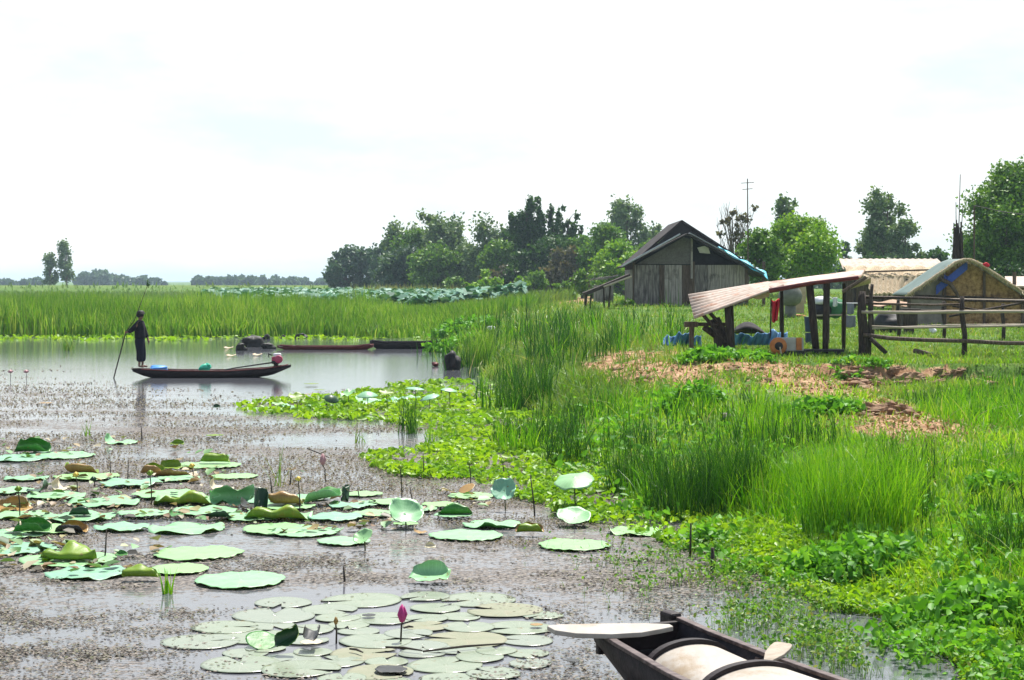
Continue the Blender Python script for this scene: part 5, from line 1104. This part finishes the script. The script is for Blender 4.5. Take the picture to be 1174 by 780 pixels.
# bundle of tall sticks and the wire
st = GX(1097, 84); t = thing('stick_bundle', 'tall bundle of dark sticks standing upright behind the hut ridge', 'bundle', st); rnd = random.Random(3); zt0 = CAMZ-(252-HY)*84/FPX
m = MB()
for k in range(34):
    a = rnd.uniform(0, 6.28); q_ = rnd.uniform(0, 1); bx = math.cos(a)*.42*q_; by = math.sin(a)*.42*q_; h_ = rnd.uniform(.72, 1.0)*(zt0-st.z)
    m.tube([(st.x+bx, 84+by, st.z), (st.x+bx*.55+rnd.uniform(-.05, .05), 84+by*.55, st.z+h_)], [.05, .03], 5)
mo = m.build('sticks', 'darkwood', t); mo['kind'] = 'stuff'
for dx, py in ((4, 200), (-1, 232), (7, 236)): MB().tube([(st.x, 84, st.z), P(1097+dx, py, 84)], [.04, .018], 5).build('long_pole', 'wood', t)
wv = thing('overhead_wire', 'thin dark wire sagging across the crown of the large right tree', 'wire', P(1122, 237, 80)); m = MB(); m.tube([P(1117, 236, 80), P(1150, 243, 80), P(1200, 250, 80), P(1260, 255, 80)], .02, 4); m.build('cable', 'black', wv)
MB().tube([P(1117, 236, 80), Vector((P(1117, 236, 80).x, 80, tz(P(1117, 0, 80).x, 80)))], .04, 6).build('pole', 'wood', wv)

M['crumb'] = leafmat('soil_crumbs_and_straw', [(.11, .065, .035), (.25, .155, .085), (.38, .26, .15), (.48, .40, .24), (.18, .26, .05), (.14, .24, .03)], .1, rough=.9)
def m_crumb(px, py, x, y, z): return np.clip(clay(px, py)*1.2, 0, 1)*(y > 20)*(y < 60)*.9
Pc = scatter(75000, 20, 60, m_crumb); Pc[:, 2] += RNG.uniform(0, .06, len(Pc))
V, F = quads(Pc, .055*(Pc[:, 1]/40)**.7, flat=.45, aspect=1.7); tag(npmesh('soil_crumbs', V, F, 'crumb'), 'loose crumbs of soil and dry straw on the bare patches', 'soil', kind='stuff')
# ------------------------------------------------------------------ clay clods on the bank ledge
rnd = random.Random(11)
CL = []
for k in range(26): CL.append((rnd.uniform(972, 1135), rnd.uniform(428, 445), rnd.uniform(.07, .19)))
for k in range(9): CL.append((rnd.uniform(985, 1045), rnd.uniform(468, 487), rnd.uniform(.06, .16)))
for k in range(14): CL.append((rnd.uniform(700, 900), rnd.uniform(420, 442), rnd.uniform(.05, .13)))
for i, (px, py, r) in enumerate(CL):
    q = G(px, py); m = MB(); m.blob((q.x, q.y, q.z+r*.25), (r*rnd.uniform(.9, 1.4), r*.8, r*rnd.uniform(.5, .8)), i, 1.1, 16, 10)
    k = 0 if i < 26 else 1 if i < 35 else 2
    tag(m.build('clay_clod', 'clay', loc=q), ('rough red brown clay clod broken off the bank below the fence', 'rough clay clod lying on the pale bare slope below the ledge', 'small rough clay clod on the dirt mound')[k], 'clod', ('clay clods below the fence', 'clay clods on the lower slope', 'clay clods on the mound')[k])

# ------------------------------------------------------------------ black lumps in the far water
for px, py, wp, hp, lab in ((276, 402, 12, 9, 'small dark lump at the left end of the row in the far water'), (289, 398, 20, 13, 'largest ragged black lump standing in the far water'), (307, 400, 13, 7, 'low black lump just right of the largest one'), (289, 389, 6, 5, 'tiny black lump behind the largest one'),
                        (306, 389, 8, 6, 'small round black lump left of the moored boat tip'), (325, 388, 6, 4, 'tiny flat black lump above the moored boat bow'), (346, 388, 12, 6, 'oval black lump above the red part of the moored boat'), (500, 376, 22, 6, 'flat brown black lump at the foot of the far reeds'), (463, 378, 10, 5, 'small brown lump left of the flat one by the far reeds')):
    o = W(px, py); k = o.y/FPX; m = MB(); m.blob((o.x, o.y, hp*k*.35), (wp*k/2, wp*k*.4, hp*k*.6), px, .7, 18, 12); tag(m.build('black_lump', 'clump', loc=o, smooth=True), lab, 'lump')
for px, py, lab in ((262, 400, 'curled tan dry leaf left of the black lumps'), (265, 409, 'pale tan leaf floating in front of the black lumps'), (295, 408, 'small pale leaf right of the tan one before the black lumps')):
    o = W(px, py); k = o.y/FPX; m = MB(); m.grid(lambda u, v: (o.x+(u-.5)*11*k*(1-.5*abs(v-.5)), o.y+(v-.5)*.5, .02+.16*(u-.5)**2+.03*v), 8, 4); tag(m.build('dry_leaf', 'tanscrap', loc=o, smooth=True, thick=.01), lab, 'leaf')
o = W(518, 424); k = o.y/FPX; t = thing('black_bundle', 'tall black bundle standing in the water plants at the end of the open water', 'bundle', o)
m = MB(); m.blob((o.x, o.y, .25), (.22, .2, .36), 5, .5, 16, 12); m.blob((o.x+.12, o.y, .18), (.18, .18, .28), 6, .4, 14, 10); m.build('body', 'clump', t, smooth=True)
m = MB(); m.grid(lambda u, v: (o.x-.1+.22*u, o.y-.24+.05*math.sin(u*5), .1+.42*v), 6, 6); m.build('grey_highlight', 'roofdark', t, thick=.01)  # grey sheet imitates the highlights on the black body
o = W(499, 420); m = MB(); m.blob((o.x, o.y, .07), (.13, .12, .07), 8, .5, 14, 10); tag(m.build('red_float', 'hullred', loc=o, smooth=True), 'small dull red float left of the black bundle', 'float')

# ------------------------------------------------------------------ lotus leaves, lily pads, flowers
def leafmesh(r, z, folds=(), wave=.01, cup=0.0, seed=0, notch=0.0, scal=.012, nr=9, na=44, sag=0):
    rnd = random.Random(seed); p = [rnd.uniform(0, 6.28) for _ in range(4)]; vs = []; fs = []
    for i in range(nr+1):
        q = i/nr
        for j in range(na):
            a = 2*math.pi*j/na; rr_ = r*q*(1+.035*math.sin(2*a+p[0])*q+.025*math.sin(3*a+p[1])*q)
            if i == nr: rr_ += scal*r*2*(1 if j % 2 else -1)*.5
            if notch and abs((a-p[2]+math.pi) % (2*math.pi)-math.pi) < .09: rr_ *= (1-.75*notch*(q))
            x = rr_*math.cos(a); y = rr_*math.sin(a)
            h = (.02*r if i == nr and (j % 4 == 0 or j % 7 == 3) and scal else 0)+wave*r*math.sin(5*a+p[2])*q**3+.5*wave*r*math.sin(9*a+p[3])*q**4+cup*r*q*q-sag*r*(1-q)**2
            for fa, fd, fk in folds:          # fold: direction, distance of the crease, curl radius
                t_ = x*math.cos(fa)+y*math.sin(fa); u = t_-fd*r
                if u > 0:
                    Rr = fk*r; AM = 2.85; ang = min(u/Rr, AM); t2 = fd*r+Rr*math.sin(ang)+(max(0, u-Rr*AM))*math.cos(AM); h += Rr*(1-math.cos(ang))+max(0, u-Rr*AM)*math.sin(AM)
                    x += (t2-t_)*math.cos(fa); y += (t2-t_)*math.sin(fa)
            vs.append((x, y, z+h))
    for i in range(nr):
        for j in range(na): fs.append((i*na+j, (i+1)*na+j, (i+1)*na+(j+1) % na, i*na+(j+1) % na) if i else (j, na+j, na+(j+1) % na, (j+1) % na))
    return vs, fs
LN = [0]
def lotus(label, px, py, wpx, top='mint', under='under', folds=(), wave=.012, cup=0, z=.024, tilt=None, group=None, name='lotus_leaf', cat='lotus leaf', stem=0, hscale=1.0, notch=0, scal=.014, thick=.003, **kw):
    LN[0] += 1; wave = max(wave, .05) if folds and folds != [(FRONT, .88, .2)] else wave; o = W(px, py, z if not stem else stem); k = o.y/FPX; r = wpx*k/2
    vs, fs = leafmesh(r, 0, folds, wave, cup, LN[0], notch, scal, **kw)
    rot = Matrix.Rotation(random.Random(LN[0]).uniform(0, 6.28), 3, 'Z') if not folds else Matrix.Identity(3)
    if tilt: rot = Matrix.Rotation(R(tilt[0]), 3, 'X') @ Matrix.Rotation(R(tilt[1]), 3, 'Y') @ rot
    vv = [o+rot @ Vector(v) for v in vs]
    if stem:
        t = thing(name, label, cat, (o.x, o.y, 0), group)
        MB().add(vv, fs).build('blade', top, t, smooth=True, thick=thick, mat2=under)
        MB().tube([(o.x+.03, o.y, -.3), (o.x+.01, o.y+.02, stem*.6), o], [.010, .009, .008], 6).build('stem', 'stem', t); return t
    return tag(MB().add(vv, fs).build(name, top, loc=(o.x, o.y, 0), smooth=True, thick=thick, mat2=under), label, cat, group)
FRONT = -math.pi/2; BACK = math.pi/2; RIGHT = 0; LEFT = math.pi
EDG = [(FRONT, .86, .22)]
lotus('large flat mint leaf just behind the pale green leaf with dark scalloped edge', 214, 605.5, 85, folds=[(FRONT, .9, .3)])
lotus('large flat pale green leaf with dark scalloped edge behind the sword leaf tuft', 227, 634, 101)
lotus('largest flat pale green leaf with scalloped edge right of the sword leaf tuft', 276, 664.5, 106)
lotus('flat green leaf lying partly behind the sword leaf tuft', 205, 652, 70, 'mint')
lotus('wide mint leaf carrying the wavy yellow green curled leaf', 78, 641, 108, 'mint')
lotus('bluish mint leaf in front of the wide one, touching the folded yellow green leaf', 100, 656.5, 92, 'mint2', wave=.04)
lotus('left one of two overlapping mint leaves right of the middle', 318, 606, 84)
lotus('right one of two overlapping mint leaves right of the middle', 350, 609, 82)
lotus('flat mint leaf under the tilted pale cup leaf', 394, 620, 62)
lotus('flat mint leaf with smooth edge in front of the cup shaped leaf', 535, 613.5, 84)
lotus('flat pale leaf alone before the mat, nearest the right shore', 658, 624.5, 84)
lotus('pale flat leaf with a rolled rim at the edge of the lime mat', 729, 609, 66, folds=[(LEFT, .75, .2)])
lotus('flat leaf with dark lifted front rim behind the smooth edged one', 565, 601, 66, folds=[(FRONT, .7, .22)], under='greenleaf')
lotus('flat leaf at the left edge below the leaf domes', 20, 629, 90, 'mint2')
lotus('pale leaf at the far left edge of the dense patch', 14, 612, 80, 'mint2')
lotus('flat leaf at the left edge behind the green dome leaf', 22, 525, 76, 'mint2')
lotus('flat mint leaf right of the green dome leaf at the left', 66, 522, 84, 'mint')
lotus('small flat mint leaf carrying a dark curled flap', 137, 507, 42, 'mint', folds=[(LEFT, .35, .3)])
lotus('bright flat leaf before the rolled yellow leaf', 240, 533, 72, 'mint')
lotus('thin bright leaf right of the yellow topped stem', 268, 546, 54, 'mint')
lotus('bright leaf just before the lime mat among the cup leaves', 417, 566, 44, 'mint')
lotus('small flat leaf in the lime mat edge beside the upright feathery leaf', 540, 568, 54, 'mint')
DENSE = [(30, 548, 70), (100, 546, 88), (12, 562, 60), (150, 553, 92), (65, 568, 80), (205, 548, 70), (120, 575, 100), (190, 566, 84), (24, 590, 84), (90, 592, 96), (165, 588, 84), (235, 585, 90), (140, 604, 70), (290, 592, 90), (330, 580, 70), (400, 579, 64), (250, 572, 76), (60, 606, 76),
         (300, 573, 64), (450, 575, 62), (480, 583, 60), (430, 588, 66), (385, 592, 70), (520, 590, 56), (355, 570, 56), (465, 600, 40), (420, 577, 48), (505, 578, 46)]
for i, (x, y, w_) in enumerate(DENSE):
    w_ = w_*(.72+.2*((i*7) % 5)/4)
    if i < 18: lotus('mint green lotus leaf lying flat in the dense leaf patch on the left', x, y, w_, 'mint' if i % 3 else 'mint2', z=.03+.006*(i % 4), wave=.02+.02*(i % 3 == 0), group='flat lotus leaves of the dense left patch', folds=[(FRONT, .88, .2)] if i % 4 == 0 else ())
    else: lotus('mint green lotus leaf lying flat in the loose leaf patch near the lime mat', x, y, w_, 'mint' if i % 2 else 'mint2', z=.03+.006*(i % 4), wave=.02, group='flat lotus leaves near the lime mat')
M['scrap'] = leafmat('leaf_scraps', [(.02, .05, .02), (.10, .22, .06), (.22, .40, .20), (.30, .24, .10), (.16, .09, .04), (.42, .38, .26), (.015, .015, .012)], .15, rough=.5)
def m_scrap(px, py, x, y, z):
    jx = px+(fbm(x*.8, y*.6, 91, 2)-.5)*60; k = inpoly(jx, py, [(-40, 505), (120, 500), (280, 525), (420, 555), (560, 560), (560, 610), (400, 612), (200, 618), (120, 668), (-40, 640)])
    return k*np.clip((fbm(x*1.3, y*.8, 92, 3)-.4)*4, 0, 1)
Pv = scatter(7000, 15, 36, m_scrap, floor=.012); Pv[:, 2] = RNG.uniform(.03, .075, len(Pv))
V, F = leaves(Pv, .085*RNG.uniform(.4, 1.7, len(Pv)), flat=.72, aspect=1.3); tag(npmesh('leaf_scraps', V, F, 'scrap'), 'torn scraps of green and brown leaf among the lotus leaves', 'leaf scraps', kind='stuff')
# curled, folded and dry leaves
lotus('green dome of a curled leaf at the left edge of the water', 38, 517, 40, 'greenleaf', 'greenleaf', folds=[(BACK, -.2, .34), (FRONT, .2, .5)], z=.05)
lotus('dark flat flap right of the green dome leaf', 48, 518, 28, 'darkleaf', 'darkleaf', folds=[(LEFT, .2, .4)])
lotus('wavy yellow green curled leaf on the wide mint leaf', 80, 641, 66, 'under', 'under', folds=[(FRONT, .05, .11)], wave=.14, z=.05)
lotus('folded yellow green leaf with brown rim in front of the sword tuft', 160, 661, 42, 'under', 'under', folds=[(FRONT, .0, .2), (BACK, .3, .2)], z=.05)
lotus('dark green dome leaf with a cream left side', 37, 608, 42, 'greenleaf', 'greenleaf', folds=[(BACK, 0, .34), (FRONT, .2, .5)], z=.06)
lotus('cream dry flap leaning on the dark green dome leaf', 20, 607, 26, 'cream', 'cream', folds=[(RIGHT, .0, .4)], z=.06)
lotus('brown and black dead leaf right of the dome leaves', 82, 609, 38, 'brownleaf', 'blackleaf', folds=[(BACK, .1, .3), (FRONT, .3, .3)])
lotus('cream pointed dry leaf standing in the dense patch', 65, 560, 34, 'cream', 'cream', folds=[(LEFT, -.3, .4)], z=.05)
lotus('dark curled leaf beside the cream pointed one', 46, 562, 30, 'darkleaf', 'darkleaf', folds=[(RIGHT, 0, .4)], z=.05)
lotus('tan dry leaf lying at the left edge of the dense patch', 12, 583, 50, 'brownleaf', 'cream', folds=[(BACK, .3, .3)])
lotus('brown and yellow curled leaf behind the dense patch', 92, 541, 44, 'under', 'brownleaf', folds=[(FRONT, .3, .3), (LEFT, .3, .4)])
lotus('olive dome of a dying leaf with tan sides', 175, 542, 28, 'under', 'brownleaf', folds=[(BACK, -.1, .4), (FRONT, .1, .4)], z=.06)
lotus('long tan dry leaf right of the olive dome', 200, 544, 52, 'cream', 'brownleaf', folds=[(FRONT, .5, .3)])
lotus('dark hollow curled leaf behind the long tan leaf', 195, 536, 30, 'under', 'darkleaf', folds=[(BACK, .2, .3)])
lotus('rolled yellow leaf floating before the mint leaf', 246, 529, 34, 'under', 'under', folds=[(BACK, .1, .25), (FRONT, .1, .25)], z=.06)
lotus('small green disc leaf floating alone in mid water', 246, 499, 20, 'under', 'darkleaf', z=.06)
lotus('thin yellow leaf blade floating left of the disc leaf', 203, 509, 16, 'under', 'under', folds=[(BACK, .1, .3)])
lotus('large folded green leaf in the centre of the dense patch', 268, 574, 56, 'mint2', 'greenleaf', folds=[(BACK, -.3, .22), (RIGHT, .5, .4)], wave=.09, z=.06)
lotus('tall dark green leaf standing on edge beside the large folded leaf', 297, 575, 34, 'darkleaf', 'darkleaf', folds=[(LEFT, .05, .35), (RIGHT, .15, .35)], wave=.1, tilt=(62, 22), z=.12)
lotus('near black leaf lying at the foot of the standing dark leaf', 288, 580, 34, 'blackleaf', 'blackleaf', folds=[(LEFT, .1, .5)], z=.06)
lotus('cream lifted leaf behind the large folded leaf', 250, 560, 36, 'cream', 'greenleaf', folds=[(LEFT, .0, .4)], z=.06)
lotus('bright green folded leaf standing right of the yellow flower stem', 371, 571, 44, 'greenleaf', 'mint', folds=[(FRONT, -.1, .55)], tilt=(24, -14), z=.10)
lotus('yellow green folded leaf with brown spots before the dark leaf', 325, 577, 44, 'under', 'brownleaf', folds=[(FRONT, .1, .3), (LEFT, .4, .4)], z=.07)
lotus('wide leaf with a long rolled front rim below the folded leaves', 320, 591, 80, 'mint', 'under', folds=[(FRONT, .5, .13)], wave=.08, z=.05)
lotus('small dark leaf standing on edge right of the bright folded leaf', 398, 567, 24, 'darkleaf', 'darkleaf', folds=[(LEFT, .0, .3), (RIGHT, .1, .3)], wave=.1, tilt=(55, -35), z=.08)
lotus('wavy rimmed leaf across the middle of the dense patch', 215, 574, 76, 'mint', 'under', folds=[(FRONT, .55, .13)], wave=.10, z=.05)
lotus('half folded yellow green leaf floating alone in the open debris', 494, 661, 54, 'mint', 'under', folds=[(BACK, .2, .35), (RIGHT, .55, .3)], z=.07)
lotus('rolled brown and orange leaf beside the mat', 607, 609, 34, 'brownleaf', 'under', folds=[(BACK, .1, .25), (FRONT, .2, .25)], z=.06)
lotus('small pale curled leaf floating below the cup leaf', 493, 627, 13, 'cream', 'under', folds=[(BACK, .0, .4)], z=.06)
lotus('small brown dead leaf at the stem foot of the cup leaf', 480, 610, 20, 'brownleaf', 'cream', folds=[(LEFT, .1, .4)])
lotus('olive half sunken leaf in the loose patch', 522, 588, 40, 'under', 'greenleaf', folds=[(FRONT, .2, .3)], z=.06)
lotus('dark brown leaf flap lying on the edge of the lime mat', 535, 560, 20, 'brownleaf', 'darkleaf', tilt=(20, -20), z=.08)
lotus('small dark folded leaf in the left dense patch', 92, 590, 26, 'greenleaf', 'darkleaf', folds=[(FRONT, .0, .4)], z=.06)
lotus('small green and white folded leaf before the large folded leaf', 200, 590, 22, 'greenleaf', 'cream', folds=[(LEFT, .0, .4)], z=.06)
lotus('olive crumpled leaf at the lower rim of the dense patch', 253, 592, 26, 'under', 'darkleaf', folds=[(FRONT, .2, .35)], z=.06)
lotus('green disc leaf with dark back floating near the end of the open water', 248, 467, 10, 'darkleaf', 'darkleaf', folds=[(BACK, 0, .5)], z=.1)
lotus('small round green leaf tip right of the wavy curled leaf', 139, 636, 14, 'greenleaf', 'greenleaf', folds=[(BACK, 0, .5)], z=.06)
lotus('glossy green round leaf at the left foot of the black leaf heap', 300, 734, 38, 'greenleaf', 'greenleaf', tilt=(20, 8), z=.06)
lotus('olive domed leaf in the middle of the black leaf heap', 332, 733, 34, 'darkleaf', 'under', folds=[(BACK, -.3, .4), (RIGHT, .3, .5)], tilt=(12, -18), z=.12)
lotus('black rotten leaf with a raised spike in the near water', 357, 728, 32, 'blackleaf', 'blackleaf', folds=[(RIGHT, .2, .35), (LEFT, .1, .4)], tilt=(10, 0), z=.13)
lotus('cream disc standing in for the white reflection under the black rotten leaf', 357, 736, 26, 'cream', 'cream', z=.05)  # cream disc imitates a white reflection on the water
lotus('black rotten leaf floating among the pads at the bottom', 448, 767, 38, 'blackleaf', 'blackleaf', z=.035, wave=.03)
lotus('small black leaf fragment among the pads beside the pink bud', 423, 705, 15, 'blackleaf', 'blackleaf', z=.035)
lotus('black sodden leaf floating at the near side of the wooden boat', 657, 757, 16, 'blackleaf', 'blackleaf', z=.035)
lotus('small brown leaf on the pads near the bow board', 615, 716, 14, 'brownleaf', 'under', z=.04)
# upright leaves on stems
lotus('umbrella shaped bluish leaf on a tall stem before the sedge', 658, 547, 48, 'mint', 'greenleaf', cup=-.22, stem=.46, tilt=(16, -8), wave=.05)
lotus('cup shaped pale green leaf tilted to the viewer on a short stem', 464, 590, 42, 'mint', 'greenleaf', cup=.32, stem=.16, tilt=(32, 14), wave=.06)
lotus('feathery upright grey green leaf among the mat stems', 578, 563, 30, 'mint2', 'mint2', cup=.3, stem=.25, tilt=(48, -10), wave=.12)
lotus('pale leaf resting tilted on the lime mat under the umbrella leaf', 658, 594, 40, 'mint', 'greenleaf', cup=.2, stem=.10, tilt=(20, 0), wave=.04)
lotus('small pale cup leaf on a dark stem left of the smooth leaf', 417, 617, 24, 'mint', 'under', cup=.3, stem=.14, tilt=(30, -18), wave=.05)
lotus('yellow green upright leaf at the left end of the middle lotus group', 340, 456, 20, 'under', 'under', cup=.15, stem=.32, tilt=(20, 6), wave=.12)
lotus('dark folded upright leaf right of the yellow green one', 381, 454, 18, 'darkleaf', 'greenleaf', cup=-.5, stem=.36, tilt=(24, 18))
lotus('pale upright leaf in the middle lotus group', 399, 452, 18, 'mint', 'under', cup=.2, stem=.30, tilt=(18, -12), wave=.12)
lotus('dark umbrella leaf in the middle lotus group', 421, 449, 24, 'mint2', 'darkleaf', cup=-.45, stem=.5, tilt=(8, 0))
lotus('bright yellow leaf right of the dark umbrella leaf', 443, 451, 18, 'under', 'under', cup=.2, stem=.38, tilt=(20, 8), wave=.12)
lotus('flat dark grey leaf held above the sedge tuft', 476, 444, 22, 'mint2', 'darkleaf', cup=-.2, stem=.55, tilt=(2, 4))
lotus('drooping dark leaf right of the sedge tuft', 492, 453, 24, 'mint2', 'darkleaf', cup=-.3, stem=.38, tilt=(6, -14))
lotus('small dark leaf at the right end of the middle lotus group', 515, 445, 20, 'mint2', 'darkleaf', cup=-.3, stem=.5, tilt=(4, 8))
lotus('low pale leaf in front of the middle lotus group', 361, 466, 22, 'mint', 'under', cup=.1, z=.05)
lotus('low green leaf under the pale upright leaf', 403, 462, 22, 'greenleaf', 'under', cup=.1, z=.05)
lotus('yellow floating leaf above the yellow green upright leaf', 357, 440, 16, 'under', 'brownleaf', z=.05)
lotus('second yellow floating leaf just below the first one', 366, 447, 13, 'under', 'brownleaf', z=.05)
lotus('orange brown floating leaf at the foot of the yellow green leaf', 354, 452, 11, 'brownleaf', 'brownleaf', z=.05)
lotus('orange dry leaf drifting left of the man s reflection', 52, 462, 16, 'brownleaf', 'cream', z=.04)
for px, py, w_, lb in ((430, 461, 30, 'low lotus leaves'), (455, 459, 26, ''), (385, 464, 24, ''), (335, 467, 24, ''), (320, 463, 18, ''), (300, 468, 22, ''), (470, 457, 24, ''), (375, 457, 20, ''), (412, 457, 22, '')):
    lotus('small bluish leaf lying low in the middle lotus group', px, py, w_, 'mint2' if px % 2 else 'mint', 'greenleaf', wave=.08, z=.06, tilt=(RNG.uniform(-6, 16), RNG.uniform(-10, 10)), group='low leaves of the middle lotus group')
# pale lily pads round the pink bud
rnd = random.Random(5); PADS = []
for _ in range(4000):
    x = rnd.uniform(215, 690); y = rnd.uniform(682, 790); e = ((x-440)/215)**2+((y-732)/52)**2
    if e > 1 and not (y > 745 and 380 < x < 560): continue
    w_ = rnd.uniform(46, 96)
    if x > 610 and y > 706: continue
    if all(((x-a)/((w_+c)*.40))**2+((y-b2)/((w_+c)*.075))**2 > 1 for a, b2, c in PADS): PADS.append((x, y, w_))
for i, (x, y, w_) in enumerate(PADS[:60]):
    lotus('pale flat lily pad floating in the sheet of pads round the pink bud', x, y, w_, 'lilyold' if i % 9 == 4 else 'lilypad', 'lilyold', z=.008+.0013*(i % 5), wave=.002, notch=1, scal=.0, name='lily_pad', cat='lily pad', group='pale lily pads in the foreground', thick=.0015)
# flowers, pods, sticks
def bud(name, label, cat, px, py0, py1, mat, r, lean=0, l=2.4):
    o = W(px+lean, py1); k = o.y/FPX; z1 = (py1-py0)*k; xt = o.x-lean*k
    t = thing(name, label, cat, (o.x, o.y, 0)); L = r*l*2
    MB().tube([(o.x, o.y, -.2), (o.x*.5+xt*.5+.006, o.y, z1*.45), (xt, o.y, max(.02, z1-L))], [.009, .008, .007], 6).build('stem', 'darkstem', t)
    b2 = thing  # noqa
    m = MB(); m.lathe((xt, o.y, z1-L), [(r*.35, 0), (r*.9, L*.2), (r, L*.42), (r*.7, L*.75), (r*.15, L)], 12); m.build('head', mat, t, smooth=True)
    for j in range(5):
        a = 6.28*j/5; pt = [(xt+math.cos(a)*r*.5, o.y+math.sin(a)*r*.5, z1-L+.005), (xt+math.cos(a)*r*1.1, o.y+math.sin(a)*r*1.1, z1-L*.55), (xt+math.cos(a)*r*.6, o.y+math.sin(a)*r*.6, z1-L*.08)]
        MB().tube(pt, [r*.2, r*.42, r*.05], 6).build('petal', mat, t, smooth=True)
    return t
bud('lotus_bud', 'closed magenta bud on a dark stem among the pale pads', 'bud', 461, 693, 737, 'bud', .030, -3)
bud('lotus_bud', 'thin brown bud on a stick left of the magenta bud', 'bud', 385, 707, 738, 'brownleaf', .014, 0)
bud('lotus_bud', 'faded pink bud on a thin stem beyond the folded green leaf', 'bud', 370, 520, 553, 'palebud', .035, 4)
for px, y0, y1, lb in ((342, 546, 588, 'yellow pod on a tall stem over the dense leaf patch, right of the folded leaves'), (220, 531, 550, 'yellow pod on a short stem right of the olive dome leaf'), (87, 541, 565, 'orange pod on a stem behind the cream pointed leaf'), (172, 539, 580, 'olive pod on a tall stem left of the long tan leaf'), (21, 557, 594, 'pale green pod on a stem at the left edge of the dense patch'), (576, 527, 545, 'tan pod on a stem above the feathery leaf'), (538, 529, 556, 'grey pod on a stem left of the tan one'), (459, 533, 575, 'pale pod on a thin stem in the gap before the lime mat'), (107, 546, 559, 'dark pod in the flat leaves behind the dense patch')):
    bud('lotus_pod', lb, 'pod', px, y0, y1, 'yellow' if 'yellow' in lb or 'orange' in lb else 'under' if 'dark' not in lb else 'darkleaf', .035 if px < 300 else .03, 2, 1.0)
for px, lb in ((12, 'pink blossom at the left edge of the open water'), (30, 'smaller pink blossom right of the one at the left edge')): bud('pink_blossom', lb, 'blossom', px, 424, 436, 'palebud', .06, 0, .8)
for pts, z, lb, r in ((((815, 656), (817, 628)), 0, 'short dark stump standing in the water at the near shore', .028), (((394, 667), (394, 650)), 0, 'thin dark spike in the debris above the pads', .014), (((118, 640), (122, 607)), 0, 'dark stem standing behind the wavy curled leaf', .010),
                      (((352, 530), (376, 545)), 1, 'leaning dark stick below the faded pink bud', .010), (((330, 556), (334, 539)), 0, 'short dark spike right of the thin green stems', .012), (((476, 590), (470, 558)), 0, 'dark stem beside the cup leaf', .009), (((312, 572), (310, 548)), 0, 'dark broken stem behind the standing dark leaf', .012), (((145, 552), (147, 527)), 0, 'thin stem left of the olive dome leaf', .009), (((126, 548), (126, 524)), 0, 'thin dark stem in the debris behind the leaf patch', .009), (((162, 505), (162, 489)), 0, 'dark seed head stem below the reflection of the man', .014),
                      (((614, 592), (608, 545)), 0, 'tall dark stem with a seed head right of the feathery leaf', .011), (((789, 640), (792, 600)), 0, 'dark twig standing in the shore plants left of the stump', .014), (((413, 572), (410, 560)), 0, 'short twig among the loose flat leaves', .01), (((485, 548), (485, 520)), 0, 'dark thin stem at the rim of the lime mat', .009)):
    (x0, y0), (x1, y1) = pts; o = W(x0, y0); k = o.y/FPX
    m = MB(); a = Vector((o.x, o.y, -.15)); b2 = Vector((o.x+(x1-x0)*k, o.y, (y0-y1)*k)) if not z else Vector((o.x+(x1-x0)*k, o.y+.2, .05)); a2 = a if not z else Vector((o.x, o.y, .22))
    m.tube([a2, a2.lerp(b2, .5)+Vector((.01, 0, 0)), b2], [r, r*.9, r*.6], 7)
    tag(m.build('dead_stem', 'darkstem', loc=(o.x, o.y, 0), smooth=True), lb, 'stem')
for (x0, y0), (x1, y1), lb in (((442, 742), (484, 746), 'dark floating twig below the magenta bud'), ((485, 747), (578, 738), 'long thin floating stem between the right hand pads'), ((401, 744), (416, 748), 'short red brown twig floating left of the magenta bud'), ((463, 720), (474, 719), 'short reddish twig touching the stem of the magenta bud')):
    a = W(x0, y0, .035); b2 = W(x1, y1, .035); tag(MB().tube([a, a.lerp(b2, .5)+Vector((0, .02, .004)), b2], [.008, .010, .006], 6).build('floating_twig', 'darkstem', loc=(a.x, a.y, 0)), lb, 'twig')

# ------------------------------------------------------------------ air
m, nt, out = newmat('pale_haze'); M['haze'] = m
v = nt.nodes.new('ShaderNodeVolumePrincipled'); v.inputs['Color'].default_value = (.66, .85, 1, 1); v.inputs['Density'].default_value = .00024; v.inputs['Anisotropy'].default_value = .2
nt.links.new(v.outputs[0], out.inputs['Volume'])
hz = MB().box((0, 2900, 10.5), (9000, 7000, 24)).build('haze', 'haze', loc=(0, 2900, 10.5)); hz['kind'] = 'stuff'
